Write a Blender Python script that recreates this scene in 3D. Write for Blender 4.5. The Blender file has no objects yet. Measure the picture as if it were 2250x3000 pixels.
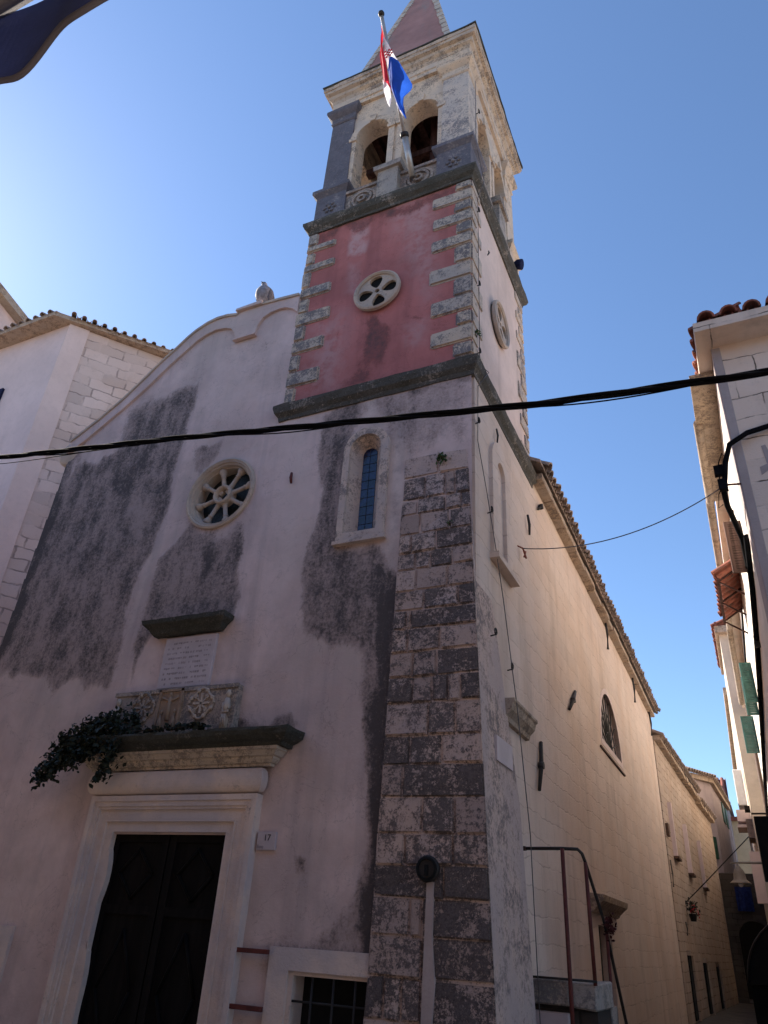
import bpy, bmesh, math, random
import numpy as np
from mathutils import Vector, Matrix
random.seed(7); np.random.seed(7)
R = math.radians
C = bpy.context.scene
COL = C.collection
# ------------------------------------------------------------ camera
yaw, pit, rol = R(-26.5), R(30.12), R(3.76)
fw = Vector((math.sin(yaw)*math.cos(pit), math.cos(yaw)*math.cos(pit), math.sin(pit)))
rt = Vector((math.cos(yaw), -math.sin(yaw), 0)); up = rt.cross(fw)
rt2 = rt*math.cos(rol) + up*math.sin(rol); up2 = -rt*math.sin(rol) + up*math.cos(rol)
cd = bpy.data.cameras.new('camera'); cam = bpy.data.objects.new('camera', cd); COL.objects.link(cam)
cam.matrix_world = Matrix(((rt2.x, up2.x, -fw.x, 0), (rt2.y, up2.y, -fw.y, 0), (rt2.z, up2.z, -fw.z, 1.6), (0, 0, 0, 1)))
cd.sensor_fit = 'VERTICAL'; cd.sensor_height = 36; cd.lens = 36*1573/2212; cd.clip_start = 0.02; cd.clip_end = 3000
C.camera = cam
# ------------------------------------------------------------ light
SUN_AZ, SUN_EL = -74, 38          # azimuth from +y towards +x
w = bpy.data.worlds.new('World'); C.world = w; w.use_nodes = True
nt = w.node_tree; bg = nt.nodes['Background']
sky = nt.nodes.new('ShaderNodeTexSky'); sky.sky_type = 'NISHITA'; sky.sun_disc = False
sky.sun_elevation = R(SUN_EL); sky.sun_rotation = R(SUN_AZ); sky.air_density = 1.0; sky.dust_density = 0.17; sky.ozone_density = 5.0
nt.links.new(sky.outputs[0], bg.inputs[0]); bg.inputs[1].default_value = 0.093
sd = bpy.data.lights.new('sun', 'SUN'); sun = bpy.data.objects.new('sun', sd); COL.objects.link(sun)
sd.energy = 5.0; sd.angle = R(0.53); sd.color = (1, 0.91, 0.78)
sv = Vector((math.sin(R(SUN_AZ))*math.cos(R(SUN_EL)), math.cos(R(SUN_AZ))*math.cos(R(SUN_EL)), math.sin(R(SUN_EL))))
sun.rotation_euler = sv.to_track_quat('Z', 'Y').to_euler(); sun.location = sv*60
vs = C.view_settings; vs.view_transform = 'Standard'; vs.look = 'None'; vs.exposure = 1.29; vs.gamma = 1; vs.use_curve_mapping = False

# ------------------------------------------------------------ object helpers
def tag(o, label=None, cat=None, group=None, kind=None):
    for k, v in (('label', label), ('category', cat), ('group', group), ('kind', kind)):
        if v: o[k] = v
    return o
def thing(name, label, cat, loc=(0, 0, 0), group=None):
    o = bpy.data.objects.new(name, None); COL.objects.link(o); o.location = loc; o.empty_display_size = .2
    return tag(o, label, cat, group)
def wm(o):
    m = Matrix.Translation(o.location) @ o.rotation_euler.to_matrix().to_4x4()
    return m if o.parent is None else wm(o.parent) @ o.matrix_parent_inverse @ m
def obj(name, bm, mats, parent=None, smooth=False, label=None):
    me = bpy.data.meshes.new(name)
    if isinstance(bm, bmesh.types.BMesh):
        bmesh.ops.recalc_face_normals(bm, faces=bm.faces)
        bm.to_mesh(me); bm.free()
    else:
        me.from_pydata(*bm); me.update()
    for m in (mats if isinstance(mats, (list, tuple)) else [mats]): me.materials.append(m)
    if smooth:
        for p in me.polygons: p.use_smooth = True
    o = bpy.data.objects.new(name, me); COL.objects.link(o)
    if parent is not None:
        o.parent = parent; o.matrix_parent_inverse = wm(parent).inverted()
    if label: o['label'] = label
    return o
NB = bmesh.new
def part(name, parent):
    o = bpy.data.objects.new(name, None); COL.objects.link(o); o.empty_display_size = .1
    o.parent = parent; o.matrix_parent_inverse = wm(parent).inverted(); return o
def box(bm, x0, x1, y0, y1, z0, z1, jit=0, mi=0, M=None):
    vs_ = []
    for x, y, z in ((x0,y0,z0),(x1,y0,z0),(x1,y1,z0),(x0,y1,z0),(x0,y0,z1),(x1,y0,z1),(x1,y1,z1),(x0,y1,z1)):
        p = Vector((x+random.uniform(-jit, jit), y+random.uniform(-jit, jit), z+random.uniform(-jit, jit)))
        vs_.append(bm.verts.new(M @ p if M else p))
    fs = [bm.faces.new([vs_[i] for i in q]) for q in ((0,3,2,1),(4,5,6,7),(0,1,5,4),(1,2,6,5),(2,3,7,6),(3,0,4,7))]
    for f in fs: f.material_index = mi
    return fs
def bevel(bm, w_, seg=1):
    bmesh.ops.bevel(bm, geom=bm.edges[:], offset=w_, segments=seg, affect='EDGES', clamp_overlap=True)
def plate(bm, outer, holes, fn, d):
    """flat sheet with holes, given thickness d: fn(u, v, depth) -> point"""
    loops = []
    es = []
    for lp in [outer]+list(holes):
        vv = [bm.verts.new(fn(u, v, 0)) for u, v in lp]
        loops.append(vv)
        es += [bm.edges.new((vv[i], vv[(i+1) % len(vv)])) for i in range(len(vv))]
    r = bmesh.ops.triangle_fill(bm, edges=es, use_beauty=True, use_dissolve=False)
    fs = [g for g in r['geom'] if isinstance(g, bmesh.types.BMFace)]
    mp = {}
    for vv, lp in zip(loops, [outer]+list(holes)):
        for v, (u, q) in zip(vv, lp): mp[v] = bm.verts.new(fn(u, q, d))
    for f in fs: bm.faces.new([mp[v] for v in reversed(f.verts)])
    for vv in loops:
        for i in range(len(vv)):
            a, b = vv[i], vv[(i+1) % len(vv)]
            bm.faces.new((a, b, mp[b], mp[a]))
def prism(bm, pts, fn, d): plate(bm, pts, [], fn, d)
FX = lambda y0: (lambda u, v, d: Vector((u, y0+d, v)))        # sheet facing -y, (x, z)
SX = lambda x0: (lambda u, v, d: Vector((x0-d, u, v)))        # sheet facing +x, (y, z)
def arc(cx, cz, r, a0, a1, n, rz=None):
    return [(cx+r*math.cos(R(a0+(a1-a0)*i/n)), cz+(rz or r)*math.sin(R(a0+(a1-a0)*i/n))) for i in range(n+1)]
def circ(cx, cz, r, n=40): return arc(cx, cz, r, 0, 360, n)[:-1]
def tube(bm, pts, r, seg=6, mi=0, closed=False):
    pts = [Vector(p) for p in pts]; rings = []
    n = len(pts)
    for i, p in enumerate(pts):
        if closed: t = pts[(i+1) % n]-pts[i-1]
        else: t = pts[min(i+1, n-1)]-pts[max(i-1, 0)]
        t.normalize()
        a = t.cross(Vector((0, 0, 1)))
        if a.length < .05: a = t.cross(Vector((1, 0, 0)))
        a.normalize(); b = t.cross(a)
        rr = r[i] if isinstance(r, (list, tuple)) else r
        rings.append([bm.verts.new(p+(a*math.cos(k*2*math.pi/seg)+b*math.sin(k*2*math.pi/seg))*rr) for k in range(seg)])
    for i in range(n if closed else n-1):
        A, B = rings[i], rings[(i+1) % n]
        for k in range(seg):
            f = bm.faces.new((A[k], A[(k+1) % seg], B[(k+1) % seg], B[k])); f.material_index = mi; f.smooth = True
    if not closed:
        for rg in (rings[0][::-1], rings[-1]):
            f = bm.faces.new(rg); f.material_index = mi
def lathe(bm, M, prof, seg=16, mi=0):
    rings = [[bm.verts.new(M @ Vector((r*math.cos(k*2*math.pi/seg), r*math.sin(k*2*math.pi/seg), h))) for k in range(seg)] for r, h in prof]
    for A, B in zip(rings, rings[1:]):
        for k in range(seg):
            f = bm.faces.new((A[k], A[(k+1) % seg], B[(k+1) % seg], B[k])); f.material_index = mi; f.smooth = True
    bm.faces.new(rings[0][::-1]); bm.faces.new(rings[-1])
def sq_loft(bm, cx, cy, prof, cap=True):
    """square rings (half size, z) lofted: string courses, cornices, pyramids"""
    rg = [[bm.verts.new((cx+sx*h, cy+sy*h, z)) for sx, sy in ((-1,-1),(1,-1),(1,1),(-1,1))] for h, z in prof]
    for A, B in zip(rg, rg[1:]):
        for k in range(4): bm.faces.new((A[k], A[(k+1) % 4], B[(k+1) % 4], B[k]))
    if cap: bm.faces.new(rg[0][::-1]); bm.faces.new(rg[-1])
def mould(bm, prof, x0, x1, y, ret=True):
    """horizontal moulding on a wall facing -y: prof = (projection, z); ends are mitred returns"""
    cols = []
    for x, s in ((x0, -1), (x1, 1)):
        cols.append([bm.verts.new((x+s*p, y-p, z)) for p, z in prof])
        cols.append([bm.verts.new((x+s*p, y+.02, z)) for p, z in prof])
    F0, B0, F1, B1 = cols
    n = len(prof)
    for i in range(n-1):
        bm.faces.new((F0[i], F1[i], F1[i+1], F0[i+1])); bm.faces.new((B0[i], F0[i], F0[i+1], B0[i+1])); bm.faces.new((F1[i], B1[i], B1[i+1], F1[i+1]))
    for i in (0, n-1): bm.faces.new((F0[i], B0[i], B1[i], F1[i]))
    bm.faces.new(B0+B1[::-1])
def subdiv_to(bm, L):
    for _ in range(5):
        es = [e for e in bm.edges if e.calc_length() > L]
        if not es: break
        bmesh.ops.subdivide_edges(bm, edges=es, cuts=1, use_grid_fill=True)
# ------------------------------------------------------------ 2-D noise for worn shapes
def vnoise(x, y, seed):
    rs = np.random.RandomState(seed); T = rs.rand(128, 128)
    xi = np.floor(x).astype(int); yi = np.floor(y).astype(int); fx = x-xi; fy = y-yi
    fx = fx*fx*(3-2*fx); fy = fy*fy*(3-2*fy)
    g = lambda a, b: T[a % 128, b % 128]
    return (g(xi, yi)*(1-fx)+g(xi+1, yi)*fx)*(1-fy)+(g(xi, yi+1)*(1-fx)+g(xi+1, yi+1)*fx)*fy
def fbm(x, y, seed, o=4):
    s = 0; a = .5
    for i in range(o): s = s+a*(vnoise(x*2**i, y*2**i, seed+i)-.5); a *= .55
    return s
def poly_sd(px, pz, poly):
    """signed distance, positive inside"""
    P = np.array(poly, float); n = len(P); d = np.full(px.shape, 1e9); ins = np.zeros(px.shape, bool)
    for i in range(n):
        a, b = P[i], P[(i+1) % n]; e = b-a
        t = np.clip(((px-a[0])*e[0]+(pz-a[1])*e[1])/max(e@e, 1e-9), 0, 1)
        d = np.minimum(d, np.hypot(px-a[0]-t*e[0], pz-a[1]-t*e[1]))
        c = (a[1] > pz) != (b[1] > pz)
        with np.errstate(divide='ignore', invalid='ignore'): xi = (b[0]-a[0])*(pz-a[1])/(b[1]-a[1])+a[0]
        ins ^= c & (px < xi)
    return np.where(ins, d, -d)
def stain_mask(x, z, items):
    m = np.zeros(x.shape)
    dx = fbm(x*2.2, z*1.1, 3, 6)*.42; dz = fbm(x*2.6, z*1.0, 23, 6)*.6
    for poly, soft, amt in items:
        soft = soft*1.0
        v = np.clip(.5+poly_sd(x+dx*min(1, soft*4+.25), z+dz*min(1, soft*4+.3), poly)/(2*soft), 0, 1)
        m = np.maximum(m, v*v*(3-2*v)*amt)
    return m
def grid_wall(name, xs_fn, zs_fn, nu, nv, y0, holes, mat, parent, attrs, amp=.012, seed=1):
    U, V = np.meshgrid(np.linspace(0, 1, nu), np.linspace(0, 1, nv))
    X = xs_fn(U, V); Z = zs_fn(X, V)
    Y = y0+fbm(X*.9, Z*.7, seed)*amp*2.5+fbm(X*6, Z*6, seed+9)*amp*.5
    verts = np.stack([X, Y, Z], -1).reshape(-1, 3)
    i = np.arange(nu*nv).reshape(nv, nu)
    q = np.stack([i[:-1, :-1], i[:-1, 1:], i[1:, 1:], i[1:, :-1]], -1).reshape(-1, 4)
    cx = X.ravel()[q].mean(1); cz = Z.ravel()[q].mean(1)
    keep = np.ones(len(q), bool)
    for h in holes: keep &= ~h(cx, cz)
    o = obj(name, (verts.tolist(), [], q[keep].tolist()), mat, parent, smooth=True)
    for an, fn in attrs.items():
        a = o.data.attributes.new(an, 'FLOAT', 'POINT'); a.data.foreach_set('value', fn(X, Z).ravel().astype(np.float32))
    return o
# ------------------------------------------------------------ materials
class NT:
    def __init__(s, name, rough=.9, spec=.25):
        s.m = bpy.data.materials.new(name); s.m.use_nodes = True; s.t = s.m.node_tree; s.b = s.t.nodes['Principled BSDF']
        s.b.inputs['Roughness'].default_value = rough; s.b.inputs['Specular IOR Level'].default_value = spec
        s.pos = s.n('ShaderNodeNewGeometry').outputs['Position']
    def n(s, k, **kw):
        x = s.t.nodes.new(k)
        for a, b in kw.items(): setattr(x, a, b)
        return x
    def L(s, a, b):
        if isinstance(a, (int, float)): b.default_value = a
        elif isinstance(a, tuple): b.default_value = a if len(a) == 4 else (*a, 1)
        else: s.t.links.new(a, b)
    def vec(s, sx, sy, sz, off=0):
        k = s.n('ShaderNodeMapping'); k.inputs['Scale'].default_value = (sx, sy, sz); k.inputs['Location'].default_value = (off, off*1.7, off*.3); s.L(s.pos, k.inputs[0]); return k.outputs[0]
    def noise(s, sc, det=4, rough=.6, v=None, dist=0):
        k = s.n('ShaderNodeTexNoise'); k.inputs['Scale'].default_value = sc; k.inputs['Detail'].default_value = det; k.inputs['Roughness'].default_value = rough; k.inputs['Distortion'].default_value = dist
        s.L(v or s.pos, k.inputs['Vector']); return k.outputs['Fac']
    def math(s, op, a, b=0.0, c=0.0, clamp=False):
        k = s.n('ShaderNodeMath', operation=op); k.use_clamp = clamp
        s.L(a, k.inputs[0]); s.L(b, k.inputs[1]); s.L(c, k.inputs[2]); return k.outputs[0]
    def step(s, f, lo, hi):
        k = s.n('ShaderNodeMapRange'); k.interpolation_type = 'SMOOTHSTEP'; s.L(f, k.inputs['Value']); k.inputs['From Min'].default_value = lo; k.inputs['From Max'].default_value = hi; return k.outputs[0]
    def mix(s, f, a, b, mode='MIX'):
        k = s.n('ShaderNodeMix', data_type='RGBA', blend_type=mode); s.L(f, k.inputs[0]); s.L(a, k.inputs[6]); s.L(b, k.inputs[7]); return k.outputs[2]
    def attr(s, nme): return s.n('ShaderNodeAttribute', attribute_name=nme).outputs['Fac']
    def bump(s, h, st=.4, d=.02, prev=None):
        k = s.n('ShaderNodeBump'); k.inputs['Strength'].default_value = st; k.inputs['Distance'].default_value = d; s.L(h, k.inputs['Height'])
        if prev is not None: s.L(prev, k.inputs['Normal'])
        s.L(k.outputs[0], s.b.inputs['Normal']); return k.outputs[0]
    def col(s, c): s.L(c, s.b.inputs['Base Color']); return s.m
def sc(c, k): return tuple(x*k for x in c)
def m_plaster(name, c, var=.12, dirt=.35, dcol=(.1, .09, .085), streak=.5):
    t = NT(name); a = t.noise(1.1, 5, .6); b = t.noise(7, 5, .65); st = t.noise(1, 5, .6, t.vec(2.6, 2.6, .22)); f = t.noise(45, 3, .7)
    k = t.mix(t.step(a, .3, .7), sc(c, 1-var), sc(c, 1+var)); k = t.mix(t.math('MULTIPLY', t.step(b, .45, .75), .3), k, sc(c, .75))
    k = t.mix(t.math('MULTIPLY', t.step(st, .52, .78), dirt*streak*2), k, dcol); k = t.mix(t.math('MULTIPLY', t.step(f, .5, .75), .18), k, sc(c, .6))
    t.bump(t.math('ADD', f, t.math('MULTIPLY', b, 2)), .25, .012); return t.col(k)
def m_facade(name, c, dark, pale, grit=1.0):
    t = NT(name); a = t.noise(.9, 5, .6); b = t.noise(5, 6, .65); f = t.noise(38, 4, .75); g = t.noise(16, 5, .75); st = t.noise(1, 6, .6, t.vec(3.2, 3.2, .16))
    lg = t.noise(.55, 5, .55, t.vec(1, 1, .7, 2)); k = t.mix(t.step(a, .35, .65), sc(c, .84), sc(c, 1.1)); k = t.mix(t.math('MULTIPLY', t.step(lg, .46, .64), .5), k, (c[0]*.74, c[1]*.78, c[2]*.74)); k = t.mix(t.math('MULTIPLY', t.step(t.noise(1.1, 5, .6, t.vec(1, 1, .45, 7)), .54, .7), .35), k, (c[0]*1.05, c[1]*.98, c[2]*.86)); k = t.mix(t.math('MULTIPLY', t.step(b, .42, .72), .3), k, (c[0]*.8, c[1]*.7, c[2]*.7))
    k = t.mix(t.math('MULTIPLY', t.step(st, .46, .72), .42), k, (c[0]*.46, c[1]*.5, c[2]*.54)); k = t.mix(t.math('MULTIPLY', t.step(t.noise(2.3, 6, .7, t.vec(1, 1, .6, 9)), .5, .68), .3), k, (c[0]*.62, c[1]*.66, c[2]*.68)); ck = t.noise(1.4, 6, .62, t.vec(1, 1, 1, 3), .6); k = t.mix(t.math('MULTIPLY', t.step(t.math('ABSOLUTE', t.math('SUBTRACT', ck, .5)), .006, .0), .35), k, sc(c, .35))
    k = t.mix(t.math('MULTIPLY', t.attr('pale'), t.step(b, .3, .6)), k, pale)
    s_ = t.attr('stain')
    b2 = t.noise(3.1, 6, .68, t.vec(1.2, 1.2, .6, 4)); h2 = t.noise(30, 5, .8)
    nn = t.math('ADD', t.math('MULTIPLY', t.math('SUBTRACT', g, .5), 1.6), t.math('ADD', t.math('MULTIPLY', t.math('SUBTRACT', b2, .5), 2.3), t.math('ADD', t.math('MULTIPLY', t.math('SUBTRACT', h2, .5), 1.5), t.math('MULTIPLY', t.math('SUBTRACT', st, .5), .9))))
    e = t.math('ADD', t.math('MULTIPLY', s_, 1.15), t.math('SUBTRACT', t.math('MULTIPLY', nn, .38), .46))
    dk = t.step(e, -.14, .3)
    u = t.math('ADD', t.math('MULTIPLY', s_, 1.25), t.math('SUBTRACT', t.math('MULTIPLY', nn, .95), .52))
    dcol = t.mix(t.step(u, .05, 1.0), (c[0]*.56, c[1]*.55, c[2]*.54), dark)
    dcol = t.mix(t.math('MULTIPLY', t.step(f, .58, .72), .3), dcol, sc(c, .5))
    k = t.mix(t.math('MULTIPLY', dk, .93), k, dcol)
    k = t.mix(t.math('MULTIPLY', t.step(f, .56, .75), .16*grit), k, sc(c, .45))
    h = t.math('ADD', t.math('MULTIPLY', f, .5), t.math('ADD', b, t.math('MULTIPLY', t.math('MULTIPLY', g, dk), 1.2)))
    t.bump(h, .35, .02); return t.col(k)
def m_stone(name, c, dark=(.035, .035, .036), amt=.5, attr=None, sc_=1.0, warm=(1.0, .93, .82), gain=1.3):
    """limestone with patches of dark lichen"""
    t = NT(name); a = t.noise(1.7*sc_, 4, .6); b = t.noise(6*sc_, 6, .7); g = t.noise(26*sc_, 5, .8); f = t.noise(70, 3, .7)
    k = t.mix(t.step(a, .35, .65), sc(c, .85), tuple(c[i]*warm[i]*1.12 for i in range(3))); k = t.mix(t.math('MULTIPLY', t.step(b, .5, .7), .35), k, (c[0]*.72, c[1]*.64, c[2]*.56))
    n1 = t.math('ADD', t.math('MULTIPLY', b, .5), t.math('MULTIPLY', g, .5))
    if attr: k = t.mix(t.math('MULTIPLY', t.attr('tone'), .8), k, (c[0]*.62, c[1]*.58, c[2]*.54))
    src = t.attr(attr) if attr else t.math('ADD', t.math('MULTIPLY', t.math('SUBTRACT', a, .5), 1.6), amt)
    h_ = t.noise(55*sc_, 4, .75)
    n1 = t.math('ADD', t.math('MULTIPLY', b, .45), t.math('ADD', t.math('MULTIPLY', g, .45), t.math('MULTIPLY', h_, .35)))
    e = t.math('ADD', t.math('MULTIPLY', t.math('SUBTRACT', n1, .62), gain), t.math('SUBTRACT', t.math('MULTIPLY', src, .42), .27))
    dk = t.step(e, -.10, .12)
    dc = t.mix(t.step(t.math('ADD', t.math('MULTIPLY', h_, .5), t.math('MULTIPLY', b, .5)), .42, .62), dark, tuple(dark[i]*1.2+c[i]*.16 for i in range(3)))
    k = t.mix(t.math('MULTIPLY', dk, .92), k, dc); k = t.mix(t.math('MULTIPLY', t.step(f, .55, .75), .25), k, sc(c, .5))
    t.bump(t.math('ADD', g, t.math('MULTIPLY', b, 1.5)), .5, .02); return t.col(k)
def m_ashlar(name, c, axis, bw=.55, bh=.24, joint=.5, jit=.16, stain=.3, dcol=(.12, .1, .08), msize=.012, warp=.05):
    t = NT(name); s = t.n('ShaderNodeSeparateXYZ'); t.L(t.pos, s.inputs[0]); cb = t.n('ShaderNodeCombineXYZ')
    wob = t.math('MULTIPLY', t.math('SUBTRACT', t.noise(1.3, 3), .5), warp*2); wob2 = t.math('MULTIPLY', t.math('SUBTRACT', t.noise(6, 3), .5), .05)
    t.L(t.math('ADD', s.outputs[axis], wob2), cb.inputs[0]); t.L(t.math('ADD', t.math('ADD', s.outputs[2], wob), wob2), cb.inputs[1])
    br = t.n('ShaderNodeTexBrick'); br.offset = .43; br.squash = 1.3; br.squash_frequency = 3; t.L(cb.outputs[0], br.inputs['Vector'])
    br.inputs['Scale'].default_value = 1; br.inputs['Brick Width'].default_value = bw; br.inputs['Row Height'].default_value = bh; br.inputs['Mortar Size'].default_value = msize; br.inputs['Mortar Smooth'].default_value = .5
    br.inputs['Color1'].default_value = (0, 0, 0, 1); br.inputs['Color2'].default_value = (1, 1, 1, 1); br.inputs['Mortar'].default_value = (.5, .5, .5, 1)
    a = t.noise(.8, 5, .6); b = t.noise(5, 6, .7); f = t.noise(40, 4, .7); stn = t.noise(1, 5, .6, t.vec(2, 2, .3)); jn = t.noise(2.2, 4, .6, t.vec(1, 1, 1, 5))
    k = t.mix(br.outputs['Color'], sc(c, 1-jit), sc(c, 1+jit)); k = t.mix(t.math('MULTIPLY', t.step(a, .4, .65), .4), k, (c[0]*.92, c[1]*.8, c[2]*.68))
    k = t.mix(t.math('MULTIPLY', t.step(b, .5, .72), .3), k, sc(c, .66)); k = t.mix(t.math('MULTIPLY', t.step(stn, .5, .75), stain), k, dcol)
    k = t.mix(t.math('MULTIPLY', t.math('MULTIPLY', br.outputs['Fac'], t.step(jn, .38, .6)), joint), k, dcol); k = t.mix(t.math('MULTIPLY', t.step(f, .55, .75), .25), k, sc(c, .5))
    n0 = t.bump(t.math('ADD', f, t.math('MULTIPLY', b, 2)), .3, .012)
    t.bump(t.math('SUBTRACT', 1, t.math('MULTIPLY', br.outputs['Fac'], t.step(jn, .25, .6))), .5, .012, n0); return t.col(k)
def m_plain(name, c, rough=.6, var=.25, sc_=8, spec=.3, metal=0):
    t = NT(name, rough, spec); a = t.noise(sc_, 5, .65); f = t.noise(sc_*7, 3, .7); t.b.inputs['Metallic'].default_value = metal
    k = t.mix(t.step(a, .35, .68), sc(c, 1-var), sc(c, 1+var)); k = t.mix(t.math('MULTIPLY', t.step(f, .5, .75), var), k, sc(c, .55))
    t.bump(f, .12, .006); return t.col(k)
def m_wood(name, c, ax=(14, 14, .6)):
    t = NT(name, .75, .12); g = t.noise(1, 6, .6, t.vec(*ax)); k = t.mix(t.step(g, .35, .7), sc(c, .55), sc(c, 1.3)); t.bump(g, .3, .01); return t.col(k)
def m_tile(name, c):
    t = NT(name, .85); a = t.noise(3, 4); b = t.noise(14, 5, .7); k = t.mix(t.step(a, .35, .65), sc(c, .7), (c[0]*1.2, c[1]*1.15, c[2]*1.1)); k = t.mix(t.step(b, .52, .7), k, (.12, .1, .085)); t.bump(b, .4, .015); return t.col(k)

PLC = (.65, .50, .465)
M = dict(
 facade=m_facade('weathered_pink_plaster', PLC, (.052, .046, .046), (.70, .57, .52)),
 red=m_facade('faded_red_plaster', (.48, .17, .155), (.12, .07, .068), (.56, .37, .36), .8),
 plast=m_plaster('pink_plaster', PLC, .1, .2),
 tside=m_plaster('tower_side_plaster', (.66, .52, .455), .12, .25, (.25, .17, .13)),
 trim=m_stone('pale_limestone', (.50, .42, .37), amt=.2, dark=(.2, .16, .15), gain=1.8),
 cream=m_stone('cream_limestone', (.56, .47, .39), amt=.5, dark=(.13, .11, .10), gain=2.0),
 portal=m_stone('portal_limestone', (.66, .56, .54), amt=.1, dark=(.16, .13, .11)),
 dstone=m_stone('blackened_limestone', (.22, .20, .18), dark=(.022, .026, .022), amt=1.05),
 mstone=m_stone('grey_limestone', (.42, .38, .35), amt=.6, dark=(.08, .078, .085)),
 block=m_stone('lichen_blocks', (.56, .44, .41), dark=(.026, .025, .027), attr='lichen', sc_=.9, gain=2.3),
 quoin=m_stone('quoin_blocks', (.54, .46, .40), dark=(.085, .08, .09), attr='lichen', sc_=1.0, gain=2.4),
 side=m_ashlar('nave_wall_ashlar', (.66, .54, .465), 1, .75, .27, .33, .05, .3, (.26, .18, .13), .01, .1),
 annex=m_ashlar('annex_wall_ashlar', (.44, .35, .29), 1, .5, .24, .8, .1, .2, (.10, .065, .045), .016),
 strip=m_stone('buttress_stone', (.56, .44, .405), amt=.5, dark=(.10, .085, .085), sc_=.7, gain=1.7),
 hstone=m_ashlar('house_rubble', (.60, .50, .47), 1, .42, .26, .75, .16, .15, (.22, .18, .17), .02, .12),
 hplast=m_plaster('house_white_plaster', (.68, .55, .54), .06, .12),
 hband=m_plaster('house_band_plaster', (.70, .57, .54), .05, .1),
 corner=m_ashlar('corner_house_ashlar', (.76, .63, .54), 0, 1.1, .34, .95, .1, .3, (.1, .075, .055), .011),
 street=m_plaster('street_plaster', (.80, .72, .64), .08, .12),
 street2=m_plaster('far_street_plaster', (.56, .47, .38), .1, .25), grey=m_plaster('grey_plaster', (.40, .34, .33), .1, .3),
 mauve=m_plaster('mauve_plaster', (.44, .36, .36), .1, .3),
 yellow=m_plaster('yellow_plaster', (.62, .52, .36), .08, .2),
 darkwall=m_ashlar('shaded_rubble', (.06, .053, .05), 0, .4, .22, .7, .2, .4, (.02, .018, .016), .02),  # darkwall: near-black base carries the deep shade of the alley end
 tile=m_tile('terracotta', (.30, .11, .08)), tileold=m_tile('old_terracotta', (.30, .235, .20)),
 eave=m_stone('eave_stone', (.46, .37, .30), amt=.5, dark=(.13, .095, .075), gain=2),
 wood=m_wood('dark_door_wood', (.007, .0055, .005)), beam=m_wood('red_brown_timber', (.07, .035, .03)), bshut=m_wood('brown_shutter_wood', (.14, .085, .07)),
 gshut=m_plain('green_shutter_paint', (.03, .10, .085), .5), dshut=m_plain('dark_green_paint', (.03, .09, .06), .5), bluew=m_plain('blue_paint', (.08, .16, .38), .5),
 iron=m_plain('dark_iron', (.03, .026, .024), .6), rust=m_plain('rusty_red_iron', (.11, .025, .02), .6), rustb=m_plain('brown_iron', (.09, .05, .035), .7),
 cable=m_plain('black_rubber', (.008, .008, .010), .9, .25, 8, .05), steel=m_plain('galvanised_steel', (.5, .47, .44), .45, .15, 8, .5, .6), thin=m_plain('grey_wire', (.12, .11, .11), .5),
 glass=m_plain('dark_glass', (.028, .034, .033), .45, .5, 14, .25), bglass=m_plain('blue_leaded_glass', (.012, .02, .075), .15, .6, 12, .6),
 black=m_plain('black_and_shade', (.008, .008, .008), .9), white=m_plain('white_enamel', (.82, .81, .8), .4, .05), marble=m_plain('pale_marble', (.52, .44, .45), .6, .08, 4), ink=m_plain('black_lettering', (.03, .03, .035), .7),  # black also stands for shade in openings and the passage
 carve=m_plain('carved_groove', (.37, .31, .32), .8), leaf=m_plain('dark_leaves', (.014, .02, .011), .6, .5, 30), weed=m_plain('weed_leaves', (.05, .09, .025), .6, .4, 30), twig=m_plain('twig_bark', (.06, .045, .03), .8),
 relief=m_stone('weathered_relief', (.42, .355, .32), amt=.62, dark=(.11, .10, .10), gain=2), ochre=m_stone('ochre_relief', (.33, .245, .19), amt=.4, dark=(.12, .08, .06)),
 pig=m_plain('pigeon_feathers', (.24, .23, .26), .8, .3, 14), pigw=m_plain('pigeon_wing', (.10, .10, .13), .8, .3, 14), beak=m_plain('pigeon_beak', (.12, .1, .09), .5),
 flagr=m_plain('flag_red', (.62, .035, .06), .8, .06), flagw=m_plain('flag_white', (.80, .78, .82), .8, .04), flagb=m_plain('flag_blue', (.02, .09, .48), .8, .08),
 navy=m_plain('navy_canvas', (.016, .022, .075), .85, .1), canvas=m_plain('grey_canvas', (.36, .34, .33), .85, .06), hem=m_plain('canvas_hem', (.22, .20, .22), .85, .05),
 lampm=m_plain('cream_lamp_metal', (.36, .31, .24), .5, .15), cloth=m_plain('blue_cloth', (.015, .03, .14), .9, .3), redf=m_plain('red_cloth', (.06, .012, .012), .9, .4),
 cement=m_plaster('cement', (.44, .35, .32), .2, .5), pave=m_ashlar('stone_paving', (.33, .28, .24), 0, .6, .4, .6), ochrew=m_plaster('brown_plaster', (.30, .20, .15), .1, .3))
for nm in ('leaf', 'weed'): M[nm].use_backface_culling = False
def emis(name, c, s):
    t = NT(name); t.b.inputs['Base Color'].default_value = (*c, 1); t.b.inputs['Emission Color'].default_value = (*c, 1); t.b.inputs['Emission Strength'].default_value = s; return t.m
def translucent(m, f):
    t = m.node_tree; b = t.nodes['Principled BSDF']; o = t.nodes['Material Output']; tr = t.nodes.new('ShaderNodeBsdfTranslucent'); mx = t.nodes.new('ShaderNodeMixShader'); mx.inputs[0].default_value = f
    for l in b.inputs['Base Color'].links: t.links.new(l.from_socket, tr.inputs[0])
    t.links.new(b.outputs[0], mx.inputs[1]); t.links.new(tr.outputs[0], mx.inputs[2]); t.links.new(mx.outputs[0], o.inputs['Surface'])
for nm, f in (('navy', .35), ('canvas', .5), ('hem', .5), ('flagr', .5), ('flagw', .5), ('flagb', .5), ('cloth', .3)): translucent(M[nm], f)
M['glow'] = emis('warm_bulb', (1, .62, .25), 6)

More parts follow.
